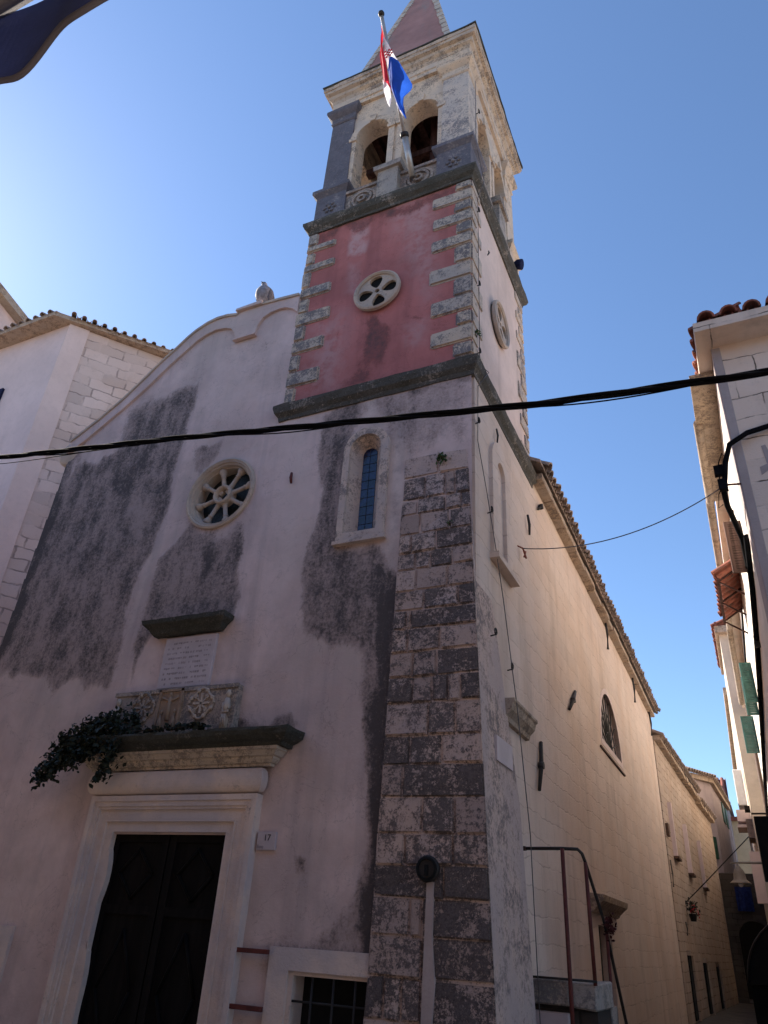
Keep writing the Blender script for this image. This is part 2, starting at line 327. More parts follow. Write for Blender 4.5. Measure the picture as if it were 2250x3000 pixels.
# ------------------------------------------------------------ ground
bm = NB(); gv = [bm.verts.new(p) for p in ((-600, -600, 0), (600, -600, 0), (600, 900, 0), (-600, 900, 0))]; bm.faces.new(gv)
tag(obj('ground', bm, M['pave']), 'pale stone paving of the square and the alley', 'ground', kind='structure')
bm = NB(); gv = [bm.verts.new(p) for p in ((-2.6, 9.5, .004), (.9, 9.5, .004), (.9, 70, .004), (-2.6, 70, .004))]; bm.faces.new(gv)  # dark sheet over the ground puts the alley shade into colour
M['path'] = m_ashlar('shaded_alley_paving', (.07, .062, .055), 0, .5, .35, .6)
tag(obj('path', bm, M['path']), 'alley paving with the shade of the narrow alley put into its dark colour', 'path', kind='structure')
# ============================================================ CHURCH
church = thing('church', 'old plastered stone church with curved gable, wheel window, carved portal and long tiled nave', 'church', (-6, 7, 0))
xl = lambda z: -9.6-.042*(8.3-z)
GO = [(-9.62, 8.68), (-9.5, 8.75), (-9.05, 9.03), (-8.64, 9.33), (-8.22, 9.72), (-7.95, 9.98), (-7.71, 10.17), (-7.5, 10.36), (-7.34, 10.47), (-7.12, 10.57), (-6.92, 10.61), (-6.7, 10.6), (-6.5, 10.55), (-6.44, 10.62), (-6.0, 10.61), (-5.6, 10.58), (-5.27, 10.55)]
GI = [(-5.27, 10.2), (-5.36, 10.3), (-5.5, 10.38), (-5.62, 10.4), (-5.8, 10.38), (-5.94, 10.31), (-6.02, 10.17), (-6.05, 10.0), (-6.40, 9.99), (-6.45, 10.08), (-6.5, 10.19), (-6.57, 10.29), (-6.7, 10.35), (-6.9, 10.38), (-7.09, 10.34), (-7.28, 10.25), (-7.47, 10.1), (-7.8, 9.83), (-8.21, 9.45), (-8.65, 9.1), (-9.05, 8.82), (-9.27, 8.66), (-9.62, 8.45)]
gx = np.array([p[0] for p in GO]); gz = np.array([p[1] for p in GO])
top = lambda X: np.where(X > -5.27, 8.12, np.interp(X, gx, gz))
fx_ = lambda U, V: (-9.95+(-2.345+9.95)*U)
def fz_(X, V): return V*10.68
STAIN = [
 ([(-7.05,9.33),(-7.29,9.32),(-7.8,9.23),(-8.19,8.84),(-8.43,8.38),(-8.97,8.27),(-9.43,8.24),(-9.55,7.71),(-9.74,7.12),(-9.84,6.13),(-9.73,4.98),(-9.5,4.46),(-9.09,4.38),(-8.51,4.45),(-8.32,4.3),(-7.82,4.27),(-7.27,4.32),(-7.3,4.74),(-7.38,5.36),(-7.34,5.92),(-7.17,6.38),(-7.04,6.86),(-7.13,7.37),(-7.1,8.05),(-7.02,8.76)], .13, .80),
 ([(-9.5,8.27),(-9.8,8.32),(-10.1,5.36),(-10.1,4.42),(-9.45,4.44),(-9.45,5.29),(-9.4,6.45),(-9.36,7.47)], .2, 1.12),
 ([(-8.4,9.0),(-7.6,9.1),(-7.3,8.2),(-7.35,7.2),(-8.2,6.9),(-8.7,7.6)], .55, 1.0),
 ([(-8.3,5.2),(-7.6,5.6),(-7.45,4.5),(-8.2,4.4)], .5, .98),
 ([(-6.74,7.96),(-6.29,7.9),(-6.32,7.61),(-6.62,7.26),(-6.76,7.46)], .1, .72),
 ([(-6.55,6.45),(-6.11,6.28),(-5.62,6.25),(-5.43,5.24),(-5.52,5.0),(-6.78,5.08),(-6.95,4.58),(-6.96,4.21),(-7.11,4.72),(-7.04,5.73),(-6.98,6.1)], .09, .80),
 ([(-6.5,6.4),(-5.7,6.3),(-5.75,5.6),(-6.1,5.3),(-6.4,5.6)], .4, 1.05),
 ([(-4.54,7.91),(-4.11,8.03),(-3.99,7.52),(-4.12,7.02),(-4.07,5.75),(-3.52,5.63),(-3.38,5.27),(-3.26,4.35),(-3.33,3.16),(-3.36,2.54),(-3.46,3.55),(-3.66,4.28),(-3.91,4.47),(-4.47,4.52),(-4.52,5.7),(-4.52,7.11)], .13, .82),
 ([(-4.15,7.0),(-4.0,5.6),(-3.55,5.5),(-3.5,4.6),(-4.1,4.9),(-4.4,5.6)], .4, 1.05),
 ([(-3.66,5.5),(-3.2,5.21),(-3.2,2.25),(-3.3,1.3),(-3.49,1.66),(-3.46,2.89),(-3.5,4.37)], .12, 1.2),
 ([(-4.52,1.42),(-4.14,1.6),(-3.36,2.0),(-3.3,1.2),(-4.5,1.2)], .22, .66),
 ([(-4.55,8.2),(-2.3,8.2),(-2.3,7.0),(-3.15,7.0),(-3.42,7.3),(-4.07,7.62)], .3, .52),
 ([(-4.45,7.6),(-4.15,7.6),(-4.15,5.9),(-4.45,5.9)], .25, 1.0), ([(-4.35,8.12),(-3.9,8.12),(-3.95,7.5),(-4.25,7.5)], .12, .95),
 ([(-3.9,8.3),(-2.3,8.3),(-2.3,7.92),(-3.9,7.9)], .12, .8),
 ([(-4.9,3.62),(-4.4,3.6),(-4.5,3.2),(-4.61,2.91),(-4.73,3.31)], .16, .75),
 ([(-5.29,3.75),(-4.5,3.65),(-4.5,3.4),(-5.2,3.4)], .12, .85),
 ([(-4.27,2.2),(-4.11,2.2),(-4.08,2.07),(-4.2,2.03)], .1, .9),
 ([(-6.2,9.0),(-5.95,9.9),(-5.6,9.7),(-5.75,8.6)], .3, .42), ([(-5.5,9.2),(-5.3,9.5),(-5.3,8.6),(-5.5,8.5)], .2, .5),
 ([(-10,4.4),(-9.2,4.4),(-9.4,3.5),(-10,3.0)], .4, .5), ([(-9.6,8.7),(-9.3,8.7),(-9.3,8.2),(-9.7,8.2)], .1, .55)]
PALE = [([(-5.42,8.1),(-4.85,8.05),(-4.87,7.5),(-5.28,7.69)], .2, .8), ([(-5.1,7.7),(-4.7,7.5),(-4.6,5.5),(-5.0,5.0),(-5.3,6.2)], .35, .6),
        ([(-3.47,7.2),(-3.3,7.2),(-3.3,5.8),(-3.45,5.6)], .1, .9), ([(-3.9,8.0),(-3.7,8.0),(-3.7,7.6),(-3.85,7.5)], .08, .8), ([(-7.25,6.2),(-7.05,6.2),(-7.2,5.4),(-7.35,4.4),(-7.28,4.4)], .07, .5),
        ([(-9.2,6.0),(-9.15,5.2),(-9.2,5.2)], .05, .8), ([(-5.2,9.9),(-6,9.5),(-7,8.8),(-6.6,8.2),(-5.3,8.6)], .5, .25)]
cw = (-6.12, 6.95)
door_hole = lambda x, z: (x > -6.70) & (x < -5.08) & (z < 2.44)
holes = [lambda x, z: np.hypot(x-cw[0], z-cw[1]) < .535, door_hole, lambda x, z: (x > -4.08) & (x < -3.50) & (((z > 5.82) & (z < 7.12)) | (np.hypot(x+3.79, z-7.15) < .29)),
         lambda x, z: (x > -4.2) & (x < -3.2) & (z > .35) & (z < 1.26), lambda x, z: (x > -8.95) & (x < -8.0) & (z > .35) & (z < 1.26), lambda x, z: (x < xl(z)), lambda x, z: z > top(x)-.03]
grid_wall('facade_wall', fx_, fz_, 340, 440, 7.0, holes, M['facade'], church, dict(stain=lambda X, Z: stain_mask(X, Z, STAIN), pale=lambda X, Z: stain_mask(X, Z, PALE)))
# masonry behind the plaster skin
bm = NB()
outl = [(-9.95, 0), (-2.36, 0), (-2.36, 8.1), (-5.25, 8.1), (-5.25, 10.52)]+[(x, z-.03) for x, z in GO[::-1][1:]]+[(xl(8.6), 8.6), (xl(5), 5)]
plate(bm, outl, [circ(cw[0], cw[1], .56), [(-6.72, .02), (-5.06, .02), (-5.06, 2.47), (-6.72, 2.47)], [(-4.10, 5.78), (-3.48, 5.78), (-3.48, 7.13)]+arc(-3.79, 7.13, .31, 0, 180, 10)[1:], [(-4.2, .33), (-3.2, .33), (-3.2, 1.26), (-4.2, 1.26)], [(-8.95, .33), (-8.0, .33), (-8.0, 1.26), (-8.95, 1.26)]], FX(7.035), .5)
obj('masonry_core', bm, M['plast'], church)
bm = NB(); prism(bm, GO+GI, FX(6.955), .09); subdiv_to(bm, .5); box(bm, -6.5, -5.98, 6.9, 7.35, 10.615, 10.68, .008); box(bm, -6.46, -6.02, 6.92, 6.99, 9.955, 9.99)
obj('gable_coping', bm, M['facade'], church)
bm = NB()
for a, b in zip(GO, GO[1:]):
    a, b = Vector((a[0], 0, a[1])), Vector((b[0], 0, b[1]))
    v = [bm.verts.new(p) for p in ((a.x, 6.93, a.z), (b.x, 6.93, b.z), (b.x, 7.56, b.z), (a.x, 7.56, a.z), (a.x, 6.93, a.z+.05), (b.x, 6.93, b.z+.05), (b.x, 7.56, b.z+.05), (a.x, 7.56, a.z+.05))]
    for q in ((0,3,2,1),(4,5,6,7),(0,1,5,4),(1,2,6,5),(2,3,7,6),(3,0,4,7)): bm.faces.new([v[i] for i in q])
obj('coping_slabs', bm, M['trim'], church)
bm = NB(); lathe(bm, Matrix.Translation((-9.62, 7.25, 8.5)) @ Matrix.Rotation(R(90), 4, 'X'), [(.2, -.25), (.26, -.22), (.26, .22), (.2, .25)], 20); obj('gable_volute', bm, M['trim'], church, True)
# --- portal
portal = part('portal', church)
def frame_ring(bm, x0, x1, zt, wd, y, z0=0.0):
    """one fascia of an architrave: jambs and lintel, mitred"""
    a = [(x0-wd, z0), (x0, z0), (x0, zt), (x1, zt), (x1, z0), (x1+wd, z0), (x1+wd, zt+wd), (x0-wd, zt+wd)]
    prism(bm, a, FX(y), 7.12-y)
bm = NB()
frame_ring(bm, -6.68, -5.10, 2.455, .105, 6.955); frame_ring(bm, -6.785, -4.995, 2.56, .018, 6.925); frame_ring(bm, -6.803, -4.977, 2.578, .11, 6.94); frame_ring(bm, -6.913, -4.867, 2.688, .03, 6.915); frame_ring(bm, -6.943, -4.837, 2.718, .055, 6.90); frame_ring(bm, -6.998, -4.782, 2.773, .06, 6.885)
obj('architrave', bm, M['portal'], portal)
# the worn left jamb bulges into the opening
bm = NB()
zs = np.linspace(0, 2.44, 26)
lft = [(-6.70, float(z)) for z in zs]
rgt = [(-6.672+.034*math.sin(z*3.1+.6)+.022*math.sin(z*7.3)+(.03 if z < 1.3 else 0)-(.0 if z < 2.2 else (z-2.2)*.3), float(z)) for z in zs]
prism(bm, lft+rgt[::-1], FX(6.952), .2); obj('worn_jamb', bm, M['portal'], portal)
bm = NB()
mould(bm, [(.0, 2.84)]+[(.04+.062*math.sin(R(a)), 2.975-.125*math.cos(R(a))) for a in range(0, 181, 15)]+[(.0, 3.11)], -7.03, -4.76, 6.94); obj('rounded_frieze', bm, M['portal'], portal, False)
bm = NB(); mould(bm, [(0, 3.115), (.06, 3.115), (.06, 3.14), (.09, 3.15), (.12, 3.185), (.12, 3.205), (.15, 3.215), (.18, 3.26), (.2, 3.27), (.2, 3.30), (0, 3.30)], -7.12, -4.67, 6.96); obj('cornice_moulding', bm, M['cream'], portal)
bm = NB(); mould(bm, [(0, 3.303), (.2, 3.303), (.22, 3.34), (.28, 3.36), (.33, 3.40), (.35, 3.44), (.35, 3.47), (0, 3.50)], -7.2, -4.62, 6.965); subdiv_to(bm, .2)
for v in bm.verts: v.co += Vector((0, random.uniform(-.008, .008), random.uniform(-.007, .007)))
obj('cornice_slab', bm, M['dstone'], portal, label='blackened projecting cornice slab')
# --- door
dr = part('door', church)
for x0, x1 in ((-6.70, -5.90), (-5.88, -5.08)):
    bm = NB(); box(bm, x0, x1, 7.05, 7.10, .02, 2.47)
    for z0, z1 in ((.1, .3), (1.64, 1.73), (2.36, 2.46)): box(bm, x0+.09, x1-.09, 7.025, 7.05, z0, z1)
    for a, b in ((x0, x0+.09), (x1-.09, x1)): box(bm, a, b, 7.023, 7.05, .05, 2.465)
    cx = (x0+x1)/2
    for cz, hh, hw in ((2.04, .25, .23), (.95, .55, .23)):
        for i in range(4):
            a = [(0, hh), (hw, 0), (0, -hh), (-hw, 0)]; p, q = a[i], a[(i+1) % 4]
            tube(bm, [(cx+p[0], 7.045, cz+p[1]), (cx+q[0], 7.045, cz+q[1])], .022, 4)
    obj('door_leaf', bm, M['wood'], dr)
# --- wheel window
rose = part('wheel_window', church)
Mw = Matrix.Translation((cw[0], 7.0, cw[1])) @ Matrix.Rotation(R(90), 4, 'X')
def ringlathe(bm, Mx, prof, seg=48):
    rings = [[bm.verts.new(Mx @ Vector((r*math.cos(k*2*math.pi/seg), r*math.sin(k*2*math.pi/seg), h))) for k in range(seg)] for r, h in prof]
    n = len(prof)
    for i in range(n):
        A, B = rings[i], rings[(i+1) % n]
        for k in range(seg): bm.faces.new((A[k], A[(k+1) % seg], B[(k+1) % seg], B[k]))
bm = NB(); ringlathe(bm, Mw, [(.585, -.05), (.585, .035), (.555, .05), (.53, .03), (.52, .035), (.51, .005), (.49, .0), (.48, -.06), (.465, -.065), (.465, -.30), (.585, -.30)]); obj('ring', bm, M['trim'], rose)
for k in range(8):
    a = R(45*k+14); d = Vector((math.cos(a), 0, math.sin(a))); bm = NB()
    Ms = Matrix.Translation(Vector((cw[0], 7.09, cw[1]))) @ d.to_track_quat('Z', 'Y').to_matrix().to_4x4()
    lathe(bm, Ms, [(.046, .12), (.046, .15), (.034, .16), (.04, .175), (.034, .19), (.032, .34), (.04, .345), (.04, .357), (.032, .362), (.042, .395), (.06, .43), (.06, .47)], 12)
    obj('colonnette', bm, M['trim'], rose)
bm = NB(); ringlathe(bm, Mw, [(.155, -.05), (.155, -.02), (.135, .0), (.115, -.01), (.10, -.05), (.10, -.16), (.155, -.16)], 32)
for k in range(4):
    a = R(90*k+45); box(bm, -.035, .035, -.02, .03, .05, .105, 0, 0, Matrix.Translation((cw[0], 7.08, cw[1])) @ Matrix.Rotation(-a, 4, 'Y'))
obj('hub', bm, M['trim'], rose)
bm = NB(); prism(bm, circ(cw[0], cw[1], .55), FX(7.22), .02); obj('glass', bm, M['glass'], rose)
# --- lancet window
lan = part('lancet_window', church); M['surr'] = m_stone('weathered_surround', (.60, .49, .45), amt=.45, dark=(.14, .12, .115), gain=1.9)
L_o = [(-4.12, 5.80), (-3.46, 5.80), (-3.46, 7.16)]+arc(-3.79, 7.16, .33, 0, 180, 16)[1:]
L_i = [(-4.03, 5.90), (-3.57, 5.90), (-3.57, 7.15)]+arc(-3.80, 7.15, .23, 0, 180, 16)[1:]
L_g = [(-3.92, 6.02), (-3.715, 6.02), (-3.715, 7.17)]+arc(-3.8175, 7.17, .1025, 0, 180, 16)[1:]
bm = NB(); plate(bm, L_o, [L_i], FX(6.945), .12); obj('surround', bm, M['surr'], lan)
bm = NB()
A = [bm.verts.new((x, 6.995, z)) for x, z in L_i]; B = [bm.verts.new((x, 7.15, z)) for x, z in L_g]
for i in range(len(A)): bm.faces.new((A[i], A[(i+1) % len(A)], B[(i+1) % len(A)], B[i]))
obj('splayed_reveal', bm, M['surr'], lan)
bm = NB(); prism(bm, [(x*1.0, z) for x, z in L_g], FX(7.14), .02)
obj('glass', bm, M['bglass'], lan)
bm = NB()
for z in np.linspace(6.1, 7.15, 9): tube(bm, [(-3.92, 7.137, z), (-3.715, 7.137, z)], .003, 4)
tube(bm, [(-3.8175, 7.137, 6.02), (-3.8175, 7.137, 7.26)], .003, 4); obj('leading', bm, M['iron'], lan)
bm = NB(); box(bm, -4.15, -3.43, 6.925, 7.02, 5.745, 5.798, .004); obj('sill', bm, M['surr'], lan)
# --- barred windows either side of the portal
def barred(x0, x1, xo0, xo1, bent):
    g = part('barred_window', church)
    bm = NB(); plate(bm, [(xo0, .12), (xo1, .12), (xo1, 1.45), (xo0, 1.45)], [[(x0-.03, .32), (x1+.03, .32), (x1+.03, 1.265), (x0-.03, 1.265)]], FX(6.955), .12); obj('surround', bm, M['portal'], g)
    inn = [(x0+.02, .36), (x1-.02, .36), (x1-.02, 1.23), (x0+.02, 1.23)] if not bent else [(x0+.02, .36), (x1-.03, .36), (x1-.02, .8), (x1-.035, .95), (x1-.07, 1.06), (x1-.14, 1.13), (x1-.25, 1.16), (x0+.02, 1.16)]
    bm = NB(); plate(bm, [(x0-.035, .315), (x1+.035, .315), (x1+.035, 1.27), (x0-.035, 1.27)], [inn], FX(6.985), .25); obj('inner_frame', bm, M['portal'], g)
    bm = NB(); box(bm, x0-.04, x1+.04, 7.2, 7.23, .3, 1.28); obj('shutter_or_shade_panel', bm, M['black'], g)  # black panel paints the shade inside the window
    bm = NB()
    for i in range(1, 4): x = x0+(x1-x0)*i/4; tube(bm, [(x, 7.0, .34), (x, 7.0, 1.25)], .011, 6)
    for z in (.62, 1.03): tube(bm, [(x0-.02, 7.004, z), (x1+.02, 7.004, z)], .011, 6)
    obj('bars', bm, M['iron'], g)
barred(-4.13, -3.24, -4.38, -3.02, False); barred(-8.92, -8.03, -9.15, -7.86, True)
# --- corner pier of big blocks, leaning outwards at the foot
zc = [6.86,6.55,6.22,6.01,5.74,5.49,5.27,5.0,4.76,4.54,4.27,3.99,3.71,3.37,3.09,2.78,2.45,2.18,1.91,1.6,1.29,.97,.65,.32,0]
rows = [[(.55,.1),(.45,.12)], [(.35,.62),(.3,.5),(.15,.2),(.2,.85)], [(.25,.3),(.4,.62),(.22,.25),(.13,.8)], [(.3,.35),(.4,.3),(.3,.7)], [(.18,.5),(.34,.62),(.48,1.0)], [(.25,.3),(.2,.6),(.28,.85),(.27,.2)],
 [(.27,.2),(.4,.1),(.33,.45)], [(.38,.4),(.42,.72),(.2,1.05)], [(.17,.95),(.05,.1),(.78,1.12)], [(.2,.75),(.38,.8),(.42,.32)], [(.27,.2),(.27,.9),(.46,1.1)], [(.28,1.0),(.22,.45),(.17,.8),(.13,.3),(.2,1.05)],
 [(.46,.32),(.28,.68),(.26,.42)], [(.28,1.0),(.32,.9),(.4,.35)], [(.22,.4),(.78,1.1)], [(.42,.4),(.3,.8),(.28,.42)], [(.27,.45),(.43,.72),(.3,.62)], [(.62,1.2),(.38,1.2)], [(.34,.65),(.1,.3),(.56,.92)], [(.45,.42),(.55,.95)],
 [(.15,1.0),(.14,.9),(.16,.7),(.06,.3),(.49,1.05)], [(.5,.5),(.5,.6)], [(.4,.55),(.25,.4),(.35,.7)], [(.5,.7),(.5,.8)], [(.3,.7),(.7,.7)]]
pL = lambda z: -3.24-.016*(6.85-z); pR = lambda z: -2.395+.045*(6.86-z); pF = lambda z: 6.985-.012*(6.86-z)
verts = []; faces = []; lich = []
bm = NB(); ly = bm.faces.layers.float.new('lichen_f')
for i, rw in enumerate(rows[:24]):
    z1, z0 = zc[i], zc[i+1]; x = 0; tot = sum(a for a, _ in rw)
    if i >= 17: z1 += 0
    for a, k in rw:
        f0, f1 = x/tot, (x+a)/tot; x += a
        P = lambda f, z: pL(z)+(pR(z)-pL(z))*f
        kj = random.uniform(-.04, .04)
        g = .007; j = lambda: random.uniform(-.012, .012)
        p = [Vector((P(f0, z0)+g, pF(z0)+j(), z0+g+j()*.7)), Vector((P(f1, z0)-g, pF(z0)+j(), z0+g+j()*.7)), Vector((P(f1, z1)-g, pF(z1)+j(), z1-g+j()*.7)), Vector((P(f0, z1)+g, pF(z1)+j(), z1-g+j()*.7))]
        v = [bm.verts.new(q) for q in p]+[bm.verts.new((q.x, 7.13, q.z)) for q in p]
        for q in ((0,1,2,3),(1,5,6,2),(0,3,7,4),(3,2,6,7),(0,4,5,1)):
            f = bm.faces.new([v[t] for t in q]); f[ly] = .27+.60*k+kj
es = [e for e in bm.edges if all(v.co.y < 7.1 for v in e.verts)]
bmesh.ops.bevel(bm, geom=es, offset=.014, segments=2, affect='EDGES', clamp_overlap=True)
vals = [f[ly] for f in bm.faces]; tones = [(f[ly]*7919.0) % 1.0 for f in bm.faces]
pier = obj('corner_pier', bm, M['block'], church)
def face_attr(o, name, vals):
    a = o.data.attributes.new(name, 'FLOAT', 'FACE'); a.data.foreach_set('value', vals)
face_attr(pier, 'lichen', vals); face_attr(pier, 'tone', tones)
# mortar bed behind the pier blocks
bm = NB(); v = []
for z in (0, 6.86): v.append([bm.verts.new(p) for p in ((pL(z)+.01, pF(z)+.022, z), (pR(z)-.012, pF(z)+.022, z), (pR(z)-.012, 7.2, z), (pL(z)+.01, 7.2, z))])
for k in range(4): bm.faces.new((v[0][k], v[0][(k+1) % 4], v[1][(k+1) % 4], v[1][k]))
bm.faces.new(v[0]); bm.faces.new(v[1]); pm = obj('pier_mortar', bm, M['block'], church); face_attr(pm, 'lichen', [.5]*len(pm.data.polygons))
bm = NB(); prism(bm, [(-2.80, 0), (-2.68, 0), (-2.70, .8), (-2.665, 1.25), (-2.70, 1.6), (-2.695, 2.04), (-2.765, 2.06), (-2.775, 1.5), (-2.785, .9)], lambda u, v, d: Vector((u, 6.9685-.012*(6.86-v)+d, v)), .05); obj('cement_strip', bm, M['cement'], church)
# buttress face to the alley (blends into the wall at the top)
bm = NB()
bk = lambda z: 7.13+.265*(6.95-z) if z > 2.9 else 8.2
zz = [0, 1, 2, 2.9, 3.6, 4.3, 5.0, 5.7, 6.4, 6.95]
xr = lambda z: pR(z)-.006
A = [bm.verts.new((xr(z), pF(z)+.03, z)) for z in zz]; B = [bm.verts.new((xr(z)+.0, bk(z), z)) for z in zz]; Cc = [bm.verts.new((-2.40, bk(z)+.03, z)) for z in zz]
for i in range(len(zz)-1):
    bm.faces.new((A[i], B[i], B[i+1], A[i+1])); bm.faces.new((B[i], Cc[i], Cc[i+1], B[i+1]))
obj('buttress_face', bm, M['strip'], church)
bm = NB(); v0 = xr(3.3)
prism(bm, [(7.38, 3.20), (7.95, 3.20), (7.95, 3.45), (7.38, 3.45)], SX(v0+.025), .04); obj('blank_tablet', bm, M['marble'], church, label='small blank pale tablet on the buttress')
# --- nave side wall
bm = NB()
lun = [(14.70, 5.12), (17.02, 5.12)]+arc(15.86, 5.14, 1.16, 0, 180, 24, 1.13)
sd_ = [(12.75, .02), (13.85, .02), (13.85, 1.92), (12.75, 1.92)]
plate(bm, [(7.05, 0), (24.35, 0), (24.35, 8.06), (10.0, 8.2), (10.0, 8.05), (7.05, 8.05)], [lun, sd_], SX(-2.32), .45); obj('nave_wall', bm, M['side'], church)
lw = part('lunette_window', church)
bm = NB(); o2 = [(14.58, 5.0), (17.14, 5.0)]+arc(15.86, 5.14, 1.27, 0, 180, 24, 1.24); plate(bm, o2, [lun], SX(-2.312), .1); obj('surround', bm, M['hband'], lw)
bm = NB(); box(bm, -2.4, -2.285, 14.35, 17.2, 4.88, 4.92); bevel(bm, .006); obj('sill', bm, M['rustb'], lw)
bm = NB(); prism(bm, lun, SX(-2.40), .02); M['pane'] = m_plain('dusty_brown_pane', (.20, .125, .115), .35, .2, 5, .3); obj('glass', bm, M['pane'], lw)
bm = NB()
for a in range(0, 181, 18): tube(bm, [(-2.375, 15.86, 5.15), (-2.375, 15.86+1.15*math.cos(R(a)), 5.15+1.11*math.sin(R(a)))], .014, 5)
for r in (.35, .75): tube(bm, [(-2.375, u, v) for u, v in arc(15.86, 5.15, r, 0, 180, 16)], .012, 5)
obj('fan_grille', bm, M['iron'], lw)
bw = part('blind_window', church)
o3 = [(7.62, 5.68), (8.44, 5.68), (8.44, 7.1)]+arc(8.03, 7.1, .41, 0, 180, 14)[1:]; i3 = [(7.86, 5.76), (8.2, 5.76), (8.2, 7.05)]+arc(8.03, 7.05, .17, 0, 180, 14)[1:]
bm = NB(); plate(bm, o3, [i3], SX(-2.27), .1); obj('surround', bm, M['side'], bw)
bm = NB(); prism(bm, i3, SX(-2.33), .05); obj('blocked_panel', bm, M['tside'], bw)
bm = NB(); box(bm, -2.36, -2.2, 7.58, 8.5, 5.60, 5.678); obj('sill', bm, M['side'], bw)
bm = NB(); pr = [(0, 3.74), (.06, 3.75), (.07, 3.80), (.13, 3.86), (.15, 3.93), (.17, 3.95), (.17, 3.98), (0, 3.985)]
V = [[bm.verts.new((-2.33+p, y, z)) for p, z in pr] for y in (7.9, 8.93)]
for i in range(len(pr)): bm.faces.new((V[0][i], V[1][i], V[1][(i+1) % len(pr)], V[0][(i+1) % len(pr)]))
bm.faces.new(V[0]); bm.faces.new(V[1]); obj('door_hood', bm, M['eave'], church)
bm = NB(); V = [[bm.verts.new((-2.33+p, y, z)) for p, z in ((0, 2.06), (.05, 2.07), (.08, 2.12), (.2, 2.22), (.22, 2.30), (0, 2.32))] for y in (12.25, 14.5)]
for i in range(6): bm.faces.new((V[0][i], V[1][i], V[1][(i+1) % 6], V[0][(i+1) % 6]))
bm.faces.new(V[0]); bm.faces.new(V[1]); obj('side_door_lintel', bm, M['eave'], church)
bm = NB(); box(bm, -2.62, -2.5, 12.7, 13.9, 0, 1.95); obj('side_door', bm, M['wood'], church)
# --- wall ties of wrought iron
def tie(y, z, ln, ang, r=.022, knob=True, front=False):
    bm = NB(); c, s = math.cos(R(ang))*ln/2, math.sin(R(ang))*ln/2
    if front: p = [(y-c, 6.965, z-s), (y, 6.95, z), (y+c, 6.965, z+s)]
    else: p = [(-2.285, y-c, z-s), (-2.27, y, z), (-2.285, y+c, z+s)]
    tube(bm, p, [r*.8, r*1.1, r*.9], 6)
    if knob: lathe(bm, Matrix.Translation(p[1]) @ Matrix.Rotation(R(90), 4, 'X' if front else 'Y'), [(.045, -.035), (.05, 0), (.045, .035)], 10)
    obj('wall_tie', bm, M['iron'] if not front else M['rust'], church)
tie(10.32, 7.84, .42, 40); tie(9.47, 7.05, .32, 100, .02, False); tie(11.85, 5.06, .72, 38, .032); tie(9.46, 3.56, .66, 72, .028)
tie(-4.92, 6.93, .17, 95, .02, False, True); tie(7.9, 7.62, .22, 95, .014, False); tie(7.68, 11.05, .16, 70, .012, False)
for y, z in ((16.35, 7.84), (20.4, 7.75), (23.75, 7.66)):
    bm = NB(); tube(bm, [(-2.27, y, z+.36), (-2.25, y, z), (-2.27, y, z-.36)], .03, 6); obj('eave_strap', bm, M['iron'], church)
# --- nave roof
roof = part('nave_roof', church)
ez = lambda y: 8.22-.011*(y-10)
bm = NB()
V = [[bm.verts.new(p) for p in ((-2.10, y, ez(y)+.13), (-6.0, y, ez(y)+2.25), (-10.0, y, ez(y)+.13), (-10.0, y, ez(y)+.05), (-6.0, y, ez(y)+2.13), (-2.10, y, ez(y)+.07))] for y in (9.7, 24.4)]
for k in range(6): bm.faces.new((V[0][k], V[0][(k+1) % 6], V[1][(k+1) % 6], V[1][k]))
bm.faces.new(V[0]); bm.faces.new(V[1]); obj('roof_deck', bm, M['tileold'], roof)
bm = NB(); y = 9.96
while y < 24.3:
    l = random.uniform(.55, 1.05); y1 = min(y+l, 24.4); zq = ez(y); dx = random.uniform(-.02, .02)
    box(bm, -2.36, -2.16+dx, y+.006, y1-.006, zq-.06+random.uniform(-.008, .008), zq+.05, .006); y = y1
bevel(bm, .01); obj('eave_slabs', bm, M['eave'], roof)
def half_tile(bm, p0, p1, r, seg=7, mi=0, inv=False):
    d = (p1-p0).normalized(); s = d.cross(Vector((0, 0, 1))).normalized(); u = s.cross(d)
    k = -1 if inv else 1
    def rg(p, rr): return [bm.verts.new(p+s*rr*math.cos(math.pi*i/seg)+u*rr*k*math.sin(math.pi*i/seg)) for i in range(seg+1)]
    A, B, A2, B2 = rg(p0, r), rg(p1, r*.85), rg(p0, r*.8), rg(p1, r*.65)
    for i in range(seg):
        for a, b in ((A, B), (A2, B2), (A, A2), (B, B2)):
            f = bm.faces.new((a[i], a[i+1], b[i+1], b[i])); f.material_index = mi
bm = NB(); y = 9.98
while y < 24.4:
    for a, b in ((0, .5), (.46, .95)):
        half_tile(bm, Vector((-2.03+random.uniform(-.025, .025)-a, y, ez(y)+.115+a*.53)), Vector((-2.03-b, y, ez(y)+.125+b*.53)), .095)
    half_tile(bm, Vector((-2.06, y+.115, ez(y)+.13)), Vector((-2.5, y+.115, ez(y)+.42)), .085, inv=True)
    y += .228
obj('roof_tiles', bm, M['tileold'], roof)
bm = NB(); box(bm, -10, -9.6, 7.53, 24.4, 0, 8.25); box(bm, -10, -2.34, 24.0, 24.42, 0, 8.05); obj('rear_walls', bm, M['plast'], church)
